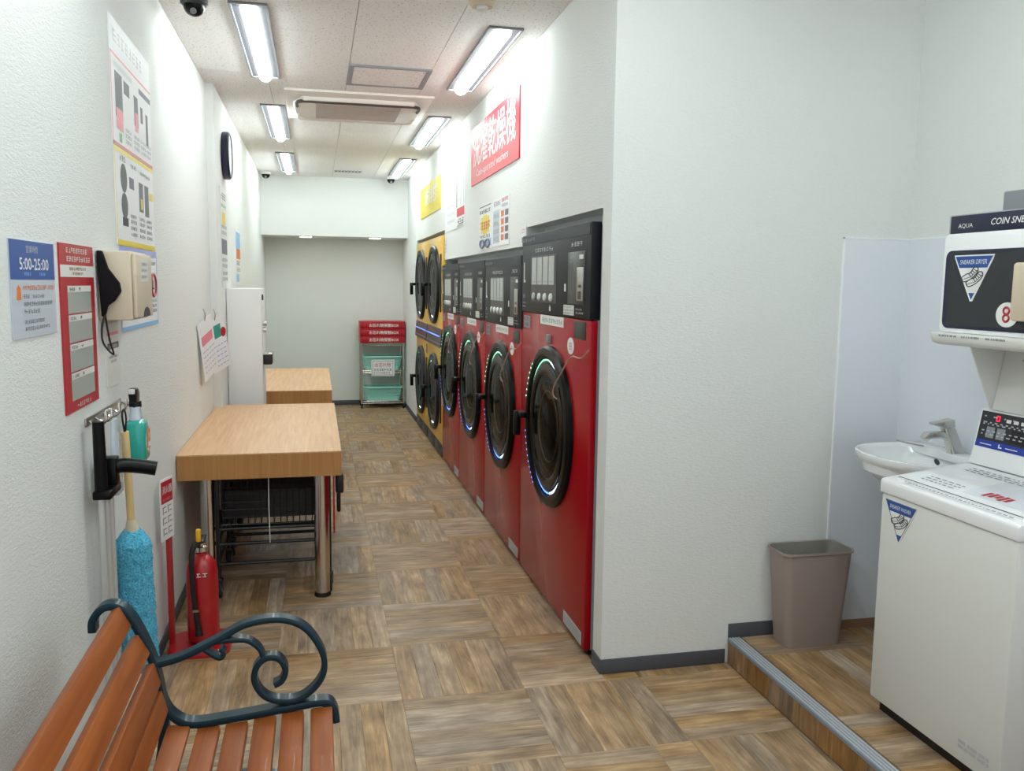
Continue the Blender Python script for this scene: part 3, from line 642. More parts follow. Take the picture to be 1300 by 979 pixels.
obj('neck', G().lathe([(.02, .385), (.026, .39), (.026, .41), (.016, .415), (.016, .43)], (0, 0, 0), (0, 0, 1), 20), 'chrome', ex, 0, True)
obj('lever', fbox((-.012, -.02, .425), (.012, .085, .437)).box((-.011, -.01, .405), (.011, .075, .414)), 'black', ex, .003)
obj('safety_pin', fbox((-.018, -.03, .435), (.002, -.008, .49)), 'yellow', ex, .006)
obj('hose', G().tube(smoothpath([(-.012, -.01, .42), (-.022, -.05, .43), (-.03, -.072, .38), (-.028, -.074, .25), (-.018, -.074, .13), (-.012, -.074, .09)], 6), .011, 10), 'rubber', ex, 0, True)
obj('nozzle', G().cyl((-.012, -.074, .09), (-.009, -.076, .05), .012, .016), 'black', ex, 0, True)
obj('hose_clip', fbox((-.03, -.088, .155), (-.006, -.055, .165)), 'brushed', ex)
rr = random.Random(9); g = G(); glyphs(g, -.018, .295, .05, .02, 2, -.0655, rr); obj('lettering', g, 'white', ex)

# ------------------------------------------------------------------ left wall: notices, dispenser, hooks and cleaning things
def glyph_obj(par, m, rows, y, seed, name='print'):
    g = G(); rnd = random.Random(seed)
    for x, z, w, h, k in rows: glyphs(g, x, z, w, h, k, y, rnd)
    return obj(name, g, m, par)
# opening hours
s = sheet('opening_hours_sign', 'blue and white opening hours notice, leftmost on the left wall', 'sign', (XL, 2.24, 1.414), LEFT, .327, .223, 'skin_clear')
block(s, 'blue', -.1635, .134, .1635, .223, -.0036); y = -.0042
lettering('営業時間', -.01, .204, .017, s, 'lightgrey', y, .085)
lettering('5:00-25:00', .005, .170, .028, s, 'white', y, .215, thick=.012)
glyph_obj(s, 'sky', [(-.075, .143, .05, .008, 4), (.035, .143, .05, .008, 4)], y, 1)
glyph_obj(s, 'orange', [(-.085, .109, .235, .012, 16)], -.0036, 2); glyph_obj(s, 'inkgrey', [(-.085, .09, .045, .011, 3), (-.02, .09, .09, .009, 7), (-.085, .072, .22, .011, 16), (-.085, .055, .12, .011, 9), (-.085, .032, .15, .01, 11), (-.085, .016, .19, .01, 14)], -.0036, 3)
obj('warning_mark', G().prism([(-.13, .088), (-.1, .088), (-.104, .115), (-.115, .122), (-.126, .115)], 1, -.004, -.003), 'orange', s)
# red pocket notice
s = sheet('notice_holder', 'red pocket notice board with four empty grey windows on the left wall', 'notice board', (XL, 2.62, 1.19), LEFT, .345, .455, 'red_print', t=.005)
block(s, 'offwhite', -.1725, .366, .1725, .398, -.0058)
glyph_obj(s, 'offwhite', [(-.115, .43, .22, .016, 9), (-.115, .407, .25, .016, 10)], -.0056, 11, 'lettering'); glyph_obj(s, 'brown', [(-.09, .384, .17, .009, 12), (-.06, .371, .11, .009, 7)], -.0064, 12)
for i in range(4):
    z1 = .342-i*.079; w = block(s, 'splash' if 0 else 'grey', -.115, z1-.079+.004, .125, z1, -.0062, 'pocket_window', .0012)
    w.data.materials[0] = mat('pocket', '#a4aca8', .3); block(w, 'offwhite', -.115, z1-.017, .125, z1, -.0068, 'label_strip')
    glyph_obj(w, 'ink', [(-.105, z1-.014, .06, .010, 4), (-.01, z1-.013, .025, .009, 1)], -.0073, 20+i)
glyph_obj(s, 'offwhite', [(-.07, .006, .15, .014, 7)], -.0056, 15, 'lettering')
# three large instruction posters
s = sheet('instruction_poster', 'tall white instruction poster with red lower border, topmost on the left wall', 'poster', (XL, 3.49, 2.002), LEFT, .70, .42, 'paper')
glyph_obj(s, 'lightgrey', [(-.3, .34, .5, .05, 8)], -.0034, 30, 'heading')
block(s, 'pink', -.35, .298, .35, .305, -.0036); block(s, 'pink', -.35, .0, -.342, .3, -.0036); block(s, 'red_print', -.35, 0, .35, .012, -.0036)
block(s, 'inkgrey', .12, .255, .345, .275, -.0034); glyph_obj(s, 'lightgrey', [(-.3, .262, .3, .02, 14)], -.0036, 31)
block(s, 'darkgrey', -.29, .10, -.18, .25, -.0036, 'machine_picture'); block(s, 'pink', -.285, .06, -.185, .13, -.0042, 'machine_picture')
for x, a, b in ((-.15, .2, .245), (.02, .12, .23), (.14, .15, .21), (.24, .08, .2)): block(s, 'inkgrey', x, a, x+(.07 if x > 0 and x < .1 else .04)+(.05 if x < 0 else 0), b, -.0036, 'printed_picture')
block(s, 'pink', .03, .1, .08, .17, -.0042, 'printed_picture'); block(s, 'green_print', -.25, .02, -.21, .05, -.0036)
glyph_obj(s, 'grey', [(x, z, .1, .014, 5) for x in (-.15, .0, .12, .23) for z in (.03, .05, .07)], -.0036, 32)
s = sheet('instruction_poster', 'white instruction poster with yellow border, middle of the stacked posters', 'poster', (XL, 3.49, 1.668), LEFT, .69, .332, 'paper')
block(s, 'yellow_print', -.345, .317, .345, .332, -.0036); block(s, 'yellow_print', -.345, .0, .345, .02, -.0036); block(s, 'yellow_print', -.345, .02, -.335, .317, -.0036)
obj('machine_picture', G().prism(circ(-.21, .235, .05, 18, .05), 1, -.004, -.003), 'darkgrey', s); obj('machine_picture', G().prism(circ(-.21, .14, .05, 18, .045), 1, -.004, -.003), 'darkgrey', s); block(s, 'ink', -.25, .07, -.16, .1, -.0036)
for x, a, b in ((-.12, .21, .25), (.05, .14, .25), (.16, .13, .25)): block(s, 'inkgrey', x, a, x+.08, b, -.0036, 'printed_picture')
block(s, 'yellow_print', .08, .15, .11, .19, -.0042); block(s, 'yellow_print', .26, .2, .33, .23, -.0036)
glyph_obj(s, 'inkgrey', [(-.27, .29, .1, .022, 3), (-.09, .285, .1, .016, 4), (.08, .28, .2, .014, 9)]+[(x, z, .11, .014, 5) for x in (-.12, .04, .18) for z in (.04, .062, .085, .105)], -.0036, 33)
s = sheet('instruction_poster', 'white poster with pale blue border behind the beige dispenser', 'poster', (XL, 3.505, 1.37), LEFT, .70, .296, 'paper')
block(s, 'lilac', -.35, .27, .35, .296, -.0036); block(s, 'sky', -.35, 0, .35, .016, -.0036); block(s, 'sky', .343, .016, .35, .27, -.0036); block(s, 'sky', -.35, .016, -.343, .27, -.0036)
obj('ring_mark', G().tube([(.26+.05*math.cos(2*PI*i/20), -.0035, .16+.045*math.sin(2*PI*i/20)) for i in range(20)], .006, 5, True), 'red_print', s); glyph_obj(s, 'ink', [(.235, .14, .05, .04, 1), (.22, .24, .1, .014, 5)]+[(.2, z, .12, .014, 5) for z in (.05, .07, .09)], -.0036, 34)
s = sheet('small_notice', 'small white notice with a navy bar below the beige dispenser', 'notice', (XL, 3.01, 1.206), LEFT, .19, .205, 'offwhite')
block(s, 'navy', -.075, .12, .08, .14, -.0036); glyph_obj(s, 'offwhite', [(-.06, .123, .12, .012, 8)], -.0042, 35); glyph_obj(s, 'inkgrey', [(-.06, .09, .12, .01, 9), (-.04, .075, .08, .01, 6)], -.0036, 36); block(s, 'pink', -.08, .165, .08, .175, -.0034)
# dispenser
t = thing('wipe_dispenser', 'beige wall-mounted dispenser with a black cord pouch on its side', 'dispenser', (XL, 2.985, 1.425), LEFT)
obj('box', fbox((-.13, -.098, 0), (.13, -.0005, .213)), 'beige', t, .006)
c = obj('front_cover', fbox((-.125, -.112, .006), (.13, -.098, .207)), 'beige', t, .006)
block(c, 'offwhite', -.06, .12, .06, .19, -.1126, 'label'); glyph_obj(c, 'grey', [(-.05, z, .09, .011, 6) for z in (.13, .15, .17)], -.1132, 40)
obj('outlet', G().prism([(.02+.05*math.cos(PI*i/10), .008+.03*math.sin(PI*i/10)) for i in range(11)], 1, -.114, -.111), 'black', c)
pp = [(-.004, .213), (-.02, .213), (-.035, .16), (-.066, .115), (-.07, .09), (-.05, .06), (-.03, .045), (-.024, .02), (-.012, .01), (-.008, .1)]
obj('pouch', G().prism([(y, z) for y, z in pp], 0, -.152, -.131), 'mat_pouch' if 0 else 'navy', t, .004).data.materials[0] = mat('pouch_black', '#0c070f', .7, spec=.2)
obj('cord', G().tube(smoothpath([(-.14, -.024, .03), (-.15, -.012, -.02), (-.148, -.014, -.07), (-.14, -.04, -.105), (-.14, -.03, -.06), (-.14, -.02, .02)], 5), .003, 6), 'black', t, 0, True)
# hook rail
t = thing('hook_rail', 'row of chrome wall hooks below the red notice board', 'hooks', (XL, 2.93, 1.14), LEFT)
obj('rail', fbox((-.30, -.006, -.012), (.16, -.0005, .012)), 'brushed', t, .002)
for x in (-.27, -.20, -.1, -.0, .155): obj('hook', G().tube(smoothpath([(x, -.006, .0), (x, -.03, -.012), (x, -.05, .0), (x, -.052, .03)], 4), .004, 6), 'chrome', t, 0, True)
# squeegee pole
t = thing('telescopic_pole', 'silver pole with black handle and side grip hanging on the left wall', 'pole', (XL+.045, 2.66, 0), LEFT)
obj('grip', G().cyl((-.06, .0, .935), (-.065, 0, 1.15), .018, .016), 'bezel', t, 0, True)
obj('clamp', fbox((-.085, -.03, .925), (.055, .02, .95)).box((.0, -.028, .93), (.05, .015, 1.03)), 'bezel', t, .005)
obj('side_grip', G().tube(smoothpath([(.025, -.005, .985), (.035, -.03, 1.0), (.045, -.08, .995), (.05, -.13, .985)], 4), .022, 12), 'bezel', t, 0, True)
for x, r in ((-.07, .010), (-.015, .010), (.04, .010)): obj('tube', G().cyl((x, 0, .15), (x, 0, .93), r, None, 14), 'alu', t, 0, True)
obj('blade', fbox((-.1, -.03, .1), (.08, .01, .16)), 'darkgrey', t, .004)
# hanging clear strap/tag
t = thing('cleaning_cloth', 'thin white cloth folded over a wall hook beside the wooden handle', 'cloth', (XL+.05, 2.765, 0), LEFT)
obj('cloth', G().prism([(-.004, 1.13), (.004, 1.13), (.009, .97), (.012, .90), (-.012, .90), (-.009, .97)], 0, -.03, .04), 'skin_clear', t, .002)
# duster
t = thing('duster', 'fluffy blue duster with a light wooden handle hanging on the left wall', 'duster', (XL+.066, 2.87, 0), LEFT)
obj('handle', G().cyl((.0, 0, .76), (-.04, 0, 1.08), .012, .012), 'handle_wood', t, 0, True)
obj('loop', G().tube(smoothpath([(-.04, 0, 1.07), (-.05, .004, 1.13), (-.04, .0, 1.15), (-.035, -.004, 1.12), (-.04, 0, 1.07)], 4), .003, 6), 'black', t)
obj('ferrule', G().cyl((.006, 0, .735), (-.004, 0, .79), .026, .013), 'beige', t, 0, True)
g = G(); rnd = random.Random(3); Ls = []
for i in range(44):
    f = i/43; z = .752-.50*f; r = .054*min(1, (f*9+.2))**.5*(1 if f < .93 else max(.25, (1-f)/.07))**.5
    Ls.append([(.006+.06*f+(r*(1+rnd.uniform(-.09, .09)))*math.cos(2*PI*j/40), (r*(1+rnd.uniform(-.09, .09)))*math.sin(2*PI*j/40), z+rnd.uniform(-.004, .004)) for j in range(40)])
g.loops(Ls); obj('fibre_head', g, 'blue_fibre', t, 0, True)
# spray bottle
t = thing('spray_bottle', 'clear spray bottle of teal liquid hanging from the hooks', 'bottle', (XL+.062, 3.02, .955), LEFT)
pr = rrect(-.056, -.034, .056, .034, .026)
def sc(z, k, kk=None): return [(x*k, y*(kk or k), z) for x, y in pr]
obj('body', G().loops([sc(0, .93), sc(.008, 1), sc(.10, 1), sc(.125, .85), sc(.135, .55)]), 'teal_liquid', t, 0, True)
obj('shoulder', G().loops([sc(.1352, .55), sc(.15, .5), sc(.165, .42), sc(.178, .34, .5)]), 'skin_clear', t, 0, True)
obj('collar', G().cyl((0, 0, .176), (0, 0, .194), .02), 'black', t, 0, True)
obj('trigger_head', G().prism([(-.035, .194), (.012, .194), (.02, .225), (.0, .24), (-.04, .242), (-.046, .222)], 1, -.012, .012), 'black', t, .004)
obj('nozzle', fbox((-.056, -.009, .225), (-.044, .009, .241)), 'offwhite', t, .002)
l = obj('label', fbox((.0, -.0355, .035), (.04, -.034, .10)), 'orange', t); block(l, 'white', .003, .04, .037, .055, -.036); glyph_obj(l, 'white', [(.004, .07, .03, .018, 2)], -.036, 41)
# hanging laminated cards
for i, (lb, cy, cz, w, h, ang, m) in enumerate((('white laminated card with a red stripe hanging at an angle on the left wall', 5.17, 1.17, .22, .34, 16, 'red_print'), ('white laminated card with teal heading hanging on the left wall before the cabinet', 5.42, 1.17, .2, .32, 14, 'green_print'))):
    t = thing('hanging_card', lb, 'card', (XL+.042+.03*i, cy, cz), LEFT, 'laminated cards on hooks'); t.rotation_euler = (0, math.radians(ang), LEFT) if 0 else (0, 0, LEFT-math.radians((14, 24)[i]))
    a = math.radians(ang)
    R_ = lambda x, z: (x*math.cos(a)-z*math.sin(a), x*math.sin(a)+z*math.cos(a))
    def quad(x0, z0, x1, z1): return [R_(x0, z0), R_(x1, z0), R_(x1, z1), R_(x0, z1)]
    b = obj('card', G().prism(quad(-w/2, -h/2, w/2, h/2), 1, -.003, 0), 'paper', t)
    if i == 0: obj('stripe', G().prism(quad(-w*.38, .03, w*.38, .085), 1, -.0036, -.003), 'pink', t)
    else: obj('heading', G().prism(quad(-w*.42, .04, w*.25, .12), 1, -.0036, -.003), 'teal_liquid', t); obj('mark', G().prism([R_(.07+.03*math.cos(k_), .06+.03*math.sin(k_)) for k_ in [2*PI*q/12 for q in range(12)]], 1, -.0042, -.0036), 'red_print', t)
    g = G(); rnd = random.Random(50+i)
    for z in (-.13, -.1, -.07, -.04, -.01):
        xx = -w*.4
        while xx < w*.36:
            d = rnd.uniform(.012, .04); q = quad(xx, z, xx+d, z+.007); g.poly(q, -.0038); xx += d+.012
    obj('print', g, 'lilac' if i else 'lightgrey', t)
    x, z = R_(0, h/2); obj('hook', G().tube(smoothpath([(x, -.001, z-.01), (x, -.006, z+.03), (x-.004, .004, z+.06)], 4), .004, 6), 'chrome', t)
# clock
t = thing('wall_clock', 'round wall clock with dark blue rim high on the left wall', 'clock', (XL2, 6.27, 2.40), LEFT)
obj('case', G().lathe([(.155, .0005), (.16, .01), (.16, .04), (.15, .052), (.138, .048)], (0, 0, 0), (0, -1, 0), 40, False), 'navy', t, 0, True)
d = obj('face', G().lathe([(.14, .044), (.001, .046)], (0, 0, 0), (0, -1, 0), 40), 'white', t)
for i in range(12):
    a = i*PI/6; obj('hour_mark', G().poly([(r*math.cos(a+q), r*math.sin(a+q)) for r, q in ((.105, -.03), (.125, -.03), (.125, .03), (.105, .03))], -.047), 'ink', d)
obj('hand', G().poly([(-.004, -.01), (.004, -.01), (.003, .07), (-.003, .07)], -.048), 'ink', t); obj('hand', G().poly([(-.01, -.003), (-.01, .003), (.1, .04), (.1, .037)], -.0485), 'ink', t)
# posters on the far part of the left wall
s = sheet('price_list', 'tall pale price list on the left wall below the clock', 'poster', (XL2, 6.17, 1.51), LEFT, .40, .66, 'offwhite')
block(s, 'inkgrey', -.17, .22, .17, .32, -.0036, 'photo'); block(s, 'yellow_print', -.1, .42, .1, .5, -.0036); glyph_obj(s, 'inkgrey', [(-.16, .58, .32, .05, 5)]+[(-.16, z, .32, .025, 8) for z in (.04, .08, .13, .17, .35, .39, .53)], -.0038, 60)
s = sheet('colour_poster', 'narrow blue and orange poster on the left wall above the white cabinet', 'poster', (XL2, 7.22, 1.525), LEFT, .40, .43, 'paper')
block(s, 'sky', -.19, .28, .19, .41, -.0036); block(s, 'orange', -.15, .2, .19, .28, -.0036); glyph_obj(s, 'inkgrey', [(-.15, .15, .3, .04, 4), (-.15, .1, .3, .03, 7)], -.0038, 61); block(s, 'sky', -.19, .02, .05, .08, -.0036)

# ------------------------------------------------------------------ right wall: banners and price lists
s = sheet('banner', 'red banner with large white characters above the red machines', 'sign', (XW, 5.372, 2.235), RIGHT, 1.475, .385, 'sign_red', t=.008)
lettering('洗濯乾燥機', .0, .235, .245, s, 'white', -.0088, 1.32, thick=.004); lettering('Coin-operated washers', -.03, .06, .062, s, 'white', -.0088, 1.0, .1)
s = sheet('banner', 'yellow banner with pale characters above the yellow dryers', 'sign', (XW, 8.41, 2.215), RIGHT, 1.46, .30, 'yellow_print', t=.008)
lettering('乾燥機', .1, .18, .16, s, 'white', -.0088, .9, thick=.01)
s = sheet('price_list', 'large white price list between the yellow and red banners', 'poster', (XW, 6.89, 1.985), RIGHT, 1.0, .545, 'paper')
block(s, 'sign_red', .12, .085, .47, .15, -.0036); glyph_obj(s, 'ink', [(.15, .02, .3, .05, 5), (.13, .005, .3, .016, 12)], -.0038, 70); block(s, 'ink', .1, .16, .125, .5, -.0036, 'rule'); block(s, 'inkgrey', .3, .16, .31, .5, -.0036, 'rule'); block(s, 'grey', .43, .16, .437, .5, -.0036, 'rule')
glyph_obj(s, 'lightgrey', [(-.4, .06+.06*i, .4, .025, 8) for i in range(6)]+[(.15, .2+.05*i, .12, .02, 4) for i in range(6)], -.0036, 71)
s = sheet('leaflet', 'leaflet with yellow starburst above the second red machine', 'leaflet', (XW, 5.60, 1.778), RIGHT, .42, .295, 'paper', 'leaflets above the red machines')
obj('starburst', G().prism([((.19 if i % 2 else .14)*math.cos(PI*i/12), .16+(.075 if i % 2 else .058)*math.sin(PI*i/12)) for i in range(24)], 1, -.0038, -.003), 'yellow_print', s)
glyph_obj(s, 'ink', [(-.19, .235, .36, .026, 6), (-.19, .075, .36, .02, 7)], -.0042, 72); glyph_obj(s, 'sign_red', [(-.13, .125, .29, .06, 4)], -.0046, 73); block(s, 'darkgrey', -.2, .278, .19, .284, -.0036); block(s, 'lilac', -.2, .02, .2, .065, -.0036)
for x in (-.09, .09): obj('drum_picture', G().tube([(x+.07*math.cos(2*PI*i/18), -.0042, .037+.024*math.sin(2*PI*i/18)) for i in range(18)], .008, 5, True), 'inkgrey', s)
s = sheet('leaflet', 'leaflet with columns of orange and black squares above the second red machine', 'leaflet', (XW, 5.12, 1.782), RIGHT, .48, .29, 'paper', 'leaflets above the red machines')
g, g2 = G(), G()
for i in range(4): g.rects([(.02, .03+.047*i, .1, .065+.047*i)], -.0036); g2.rects([(.13, .03+.047*i, .22, .065+.047*i)], -.0036)
obj('price_squares', g, 'orange', s); obj('price_squares', g2, 'inkgrey', s); block(s, 'skin_clear', -.22, .02, -.02, .22, -.0034)
glyph_obj(s, 'inkgrey', [(-.2, .03+.047*i, .16, .03, 3) for i in range(4)]+[(-.2, .245, .2, .03, 5), (.04, .225, .17, .02, 5)], -.0038, 74); glyph_obj(s, 'sign_red', [(.03, .255, .18, .025, 4)], -.0038, 75)
s = sheet('caution_sticker', 'small white sticker with red lines at the corner of the tall alcove', 'sticker', (XW, 4.52, 1.765), RIGHT, .11, .10, 'paper')
glyph_obj(s, 'sign_red', [(-.045, .06+.014*i, .09, .009, 5) for i in range(2)], -.0036, 76); glyph_obj(s, 'inkgrey', [(-.045, .01, .09, .03, 3)], -.0036, 77)
s = sheet('caution_sticker', 'narrow grey sticker on the pier beside the yellow dryers', 'sticker', (XW, 7.385, 1.80), RIGHT, .07, .14, 'offwhite'); glyph_obj(s, 'grey', [(-.03, .01+.03*i, .06, .02, 2) for i in range(4)], -.0036, 78)

# ------------------------------------------------------------------ wire rack with red boxes and baskets
x0, x1, y0, y1 = .53, 1.045, 10.62, 10.96
t = thing('wire_rack', 'small chrome wire rack on casters at the far wall', 'rack', ((x0+x1)/2, (y0+y1)/2, 0)); a, b = (x1-x0)/2, (y1-y0)/2
for sx in (-1, 1):
    for sy in (-1, 1):
        obj('post', G().cyl((sx*a, sy*b, .05), (sx*a, sy*b, .813), .0125, None, 12), 'chrome', t, 0, True)
        obj('caster', G().cyl((sx*a-.01, sy*b, .025), (sx*a+.01, sy*b, .025), .025, None, 16).box((sx*a-.014, sy*b-.014, .03), (sx*a+.014, sy*b+.014, .06)), 'rubber', t)
for z in (.09, .47, .81):
    g = G()
    for zz in (z, z-.025):
        g.tube([(-a, -b, zz), (a, -b, zz), (a, b, zz), (-a, b, zz)], .004, 6, True)
    for i in range(14): x = -a+2*a*i/13; g.tube([(x, -b, z), (x, b, z)], .002, 5)
    g.tube([(-a+2*a*i/24, -b, z-(.025 if i % 2 else 0)) for i in range(25)], .002, 5)
    obj('shelf', g, 'chrome', t)
for i, lb in enumerate(('lowest of the three stacked red boxes on the wire rack', 'middle of the three stacked red boxes on the wire rack', 'topmost red box on the wire rack')):
    q = thing('red_box', lb, 'box', ((x0+x1)/2, (y0+y1)/2-.01, .8145+i*.0885), 0, 'stacked red boxes')
    obj('box', fbox((-.275, -.17, .0), (.275, .17, .087)), 'red_box', q, .012); lettering('お忘れ物保管BOX', .02, .040, .044, q, 'white', -.1712, .36, thick=.012)
    obj('rim', fbox((-.277, -.174, .074), (.277, .174, .0868)), 'red_box', q, .004)
def basket(z, lb):
    q = thing('laundry_basket', lb, 'basket', ((x0+x1)/2+.005, (y0+y1)/2-.01, z), 0, 'mint baskets on the rack')
    def ring(k, zz, dip=0): 
        return [(x*k, y*k, zz-dip*max(0, 1-abs(x)/.16)*(1 if y < 0 else .3)) for x, y in rrect(-.235, -.165, .235, .165, .05, 6)]
    obj('floor', G().loops([ring(.86, .0), ring(.86, .006)]), 'mint', q)
    obj('wall', G().loops([ring(.87, .004), ring(.9, .05), ring(.905, .055), ring(.86, .008)], False, False), 'mint', q)
    g = G(); base_ = rrect(-.235, -.165, .235, .165, .05, 6); N = 64
    per = [(p[0], p[1]) for p in base_]
    import itertools
    L = [0]; 
    for i in range(len(per)): A, B = per[i], per[(i+1) % len(per)]; L.append(L[-1]+math.hypot(B[0]-A[0], B[1]-A[1]))
    for i in range(N):
        s_ = L[-1]*i/N; j = max(k_ for k_ in range(len(per)) if L[k_] <= s_); f = (s_-L[j])/max(1e-9, L[j+1]-L[j]); A, B = per[j], per[(j+1) % len(per)]
        x, y = A[0]+(B[0]-A[0])*f, A[1]+(B[1]-A[1])*f
        g.cyl((x*.9, y*.9, .045), (x*.965, y*.965, .155-.02*max(0, 1-abs(x)/.16)*(1 if y < 0 else .3)), .0048, None, 5)
    for zz, k_ in ((.08, .922), (.115, .943)): g.tube([(x*k_, y*k_, zz) for x, y in base_], .004, 5, True)
    obj('lattice', g, 'mint', q)
    obj('rim', G().tube(ring(.985, .168, .022), .009, 8, True), 'mint', q, 0, True)
basket(.0925, 'mint green basket on the bottom shelf of the wire rack'); basket(.4725, 'mint green basket on the middle shelf behind the white sign')
s = sheet('lost_property_sign', 'white sign with red heading hung on the front of the wire rack', 'sign', (.79, 10.612, .405), 0, .28, .205, 'paper')
lettering('お忘れ物', 0, .14, .05, s, 'red_print', -.0036, .19); glyph_obj(s, 'inkgrey', [(-.11, .06, .22, .035, 7), (-.11, .03, .2, .02, 10)], -.0036, 80)
block(s, 'inkgrey', -.125, .185, .125, .19, -.0036, 'border'); block(s, 'inkgrey', -.125, .012, .125, .017, -.0036, 'border'); block(s, 'inkgrey', -.125, .017, -.121, .185, -.0036, 'border'); block(s, 'inkgrey', .121, .017, .125, .185, -.0036, 'border')

# ------------------------------------------------------------------ waste bin
t = thing('waste_bin', 'taupe plastic waste bin on the platform against the wall', 'bin', (1.945, 3.018, ZS))
def br_(w, d, z, r=.035, oy=0): return [(x, y+oy, z) for x, y in rrect(-w/2, -d/2, w/2, d/2, r, 5)]
obj('shell', G().loops([br_(.245, .125, .0), br_(.25, .128, .008), br_(.305, .158, .385), br_(.318, .168, .389), br_(.318, .168, .399), br_(.305, .156, .397)], True, False), 'bin_taupe', t, 0, True)
obj('inside', G().loops([br_(.3045, .1555, .397), br_(.240, .118, .012)], False, True), 'bin_inside', t, 0, True)

# ------------------------------------------------------------------ wash basin
t = thing('wash_basin', 'white ceramic wall basin with chrome tap in the corner', 'sink', (XR-.004, 2.728, .94))
def dsh(k, z, fx=.395, hy=.238, ox=0):
    out = []
    for i in range(40):
        a = 2*PI*i/40; c, s_ = math.cos(a), math.sin(a)
        x = -fx*.42-(fx*.58)*abs(c)**.9 if c > 0 else -fx*.42+fx*.42*min(1, abs(c)**.35)
        y = hy*(abs(s_)**.8)*(1 if s_ > 0 else -1)
        out.append((x, y, z))
    cx = -fx*.5
    return [((x-cx)*k+cx+ox, y*k, z) for x, y, z in out]
obj('bowl', G().loops([dsh(.30, -.19, ox=.08), dsh(.52, -.165, ox=.06), dsh(.72, -.12, ox=.035), dsh(.88, -.06, ox=.012), dsh(.965, -.03), dsh(.985, -.022), dsh(1, -.012), dsh(.995, -.002), dsh(.985, 0), dsh(.95, .0)], True, False), 'ceramic', t, 0, True)
obj('basin_inside', G().loops([dsh(.95, .0), [(x, y, -.012) for x, y, z in dsh(.84, 0, ox=-.022)], [(x, y, -.07) for x, y, z in dsh(.74, 0, ox=-.03)], [(x, y, -.115) for x, y, z in dsh(.45, 0, ox=-.03)], [(x, y, -.12) for x, y, z in dsh(.1, 0, ox=-.03)]], False, True), 'ceramic', t, 0, True)
obj('back_ledge', fbox((-.085, -.23, -.03), (-.0005, .23, .004)), 'ceramic', t, .008)
obj('drain', G().lathe([(.022, 0), (.02, .003)], (-.22, 0, -.118), (0, 0, 1), 20), 'chrome', t, 0, True)
obj('overflow', G().cyl((-.125, -.02, -.03), (-.128, -.02, -.031), .013), 'darkgrey', t)
obj('waste_pipe', G().tube(smoothpath([(-.2, 0, -.19), (-.2, 0, -.32), (-.16, 0, -.36), (-.12, 0, -.32), (-.1, 0, -.3), (-.001, 0, -.3)], 5), .016, 10), 'chrome', t, 0, True)
f = obj('tap', G().loops([[(x*1.0-.055, y-.03, .0) for x, y in rrect(-.028, -.022, .028, .022, .01)], [(x*.9-.075, y*.85-.03, .048) for x, y in rrect(-.028, -.022, .028, .022, .01)], [(x*.85-.10, y*.85-.03, .10) for x, y in rrect(-.028, -.022, .028, .022, .01)]]), 'chrome', t, 0, True)
obj('spout', G().sweep([(-.075, -.03, .056), (-.13, -.03, .074), (-.185, -.03, .072), (-.196, -.03, .058)], [(.014, -.016), (.014, .016), (-.012, .014), (-.012, -.014)], (0, 1, 0)), 'chrome', f, .003)
obj('lever', G().prism([(-.08, .102), (-.118, .102), (-.165, .112), (-.168, .121), (-.12, .128), (-.085, .134)], 1, -.05, -.01), 'chrome', f, .004)
obj('soap_dish', G().tube(smoothpath([(-.09, .10, .006), (-.13, .14, .012), (-.16, .17, .02)], 3), .004, 6), 'chrome', t)

# ------------------------------------------------------------------ sneaker washer
def tri_sticker(par, cx, cz, s, y, txt, dark):
    # rounded triangle pointing down with a blue band and a pair of shoes
    st_ = obj('triangle_sticker', G().prism([(cx-s, cz+s*.8), (cx+s, cz+s*.8), (cx+s*.96, cz+s*.66), (cx+s*.06, cz-s*.93), (cx-s*.06, cz-s*.93), (cx-s*.96, cz+s*.66)], 1, y-.001, y), 'white', par)
    obj('blue_band', G().prism([(cx-s*.93, cz+s*.75), (cx+s*.93, cz+s*.75), (cx+s*.70, cz+s*.32), (cx-s*.70, cz+s*.32)], 1, y-.0016, y-.001), 'blue', st_)
    obj('blue_tip', G().prism([(cx-s*.16, cz-s*.62), (cx+s*.16, cz-s*.62), (cx+s*.02, cz-s*.86), (cx-s*.02, cz-s*.86)], 1, y-.0016, y-.001), 'blue', st_)
    lettering(txt, cx, cz+s*.54, s*.17, st_, 'white', y-.0022, s*1.35, .15)
    tri = [(cx-s*.97, y-.0012, cz+s*.77), (cx+s*.97, y-.0012, cz+s*.77), (cx, y-.0012, cz-s*.9)]; obj('outline', G().tube(tri, s*.018, 4, True), 'darkgrey' if not dark else 'white', st_)
    g = G()
    for ox, oz in ((-.14, .02), (.10, -.16)):
        sole = smoothpath([(cx+s*(ox-.42), y-.0012, cz+s*(oz-.06)), (cx+s*(ox-.3), y-.0012, cz+s*(oz-.22)), (cx+s*(ox+.05), y-.0012, cz+s*(oz-.12)), (cx+s*(ox+.36), y-.0012, cz+s*(oz+.12)), (cx+s*(ox+.38), y-.0012, cz+s*(oz+.3)), (cx+s*(ox+.2), y-.0012, cz+s*(oz+.32)), (cx+s*(ox+.02), y-.0012, cz+s*(oz+.12)), (cx+s*(ox-.2), y-.0012, cz+s*(oz+.06)), (cx+s*(ox-.42), y-.0012, cz+s*(oz-.06))], 4)
        g.tube(sole, s*.022, 5)
        for q in range(4): g.tube([(cx+s*(ox-.08+.09*q), y-.0014, cz+s*(oz+.1+.05*q)), (cx+s*(ox+.06+.09*q), y-.0014, cz+s*(oz-.03+.07*q))], s*.016, 4)
        g.tube([(cx+s*(ox-.36), y-.0012, cz+s*(oz-.14)), (cx+s*(ox+.05), y-.0012, cz+s*(oz-.04)), (cx+s*(ox+.36), y-.0012, cz+s*(oz+.2))], s*.014, 4)
    obj('shoe_drawing', g, 'darkgrey', st_)
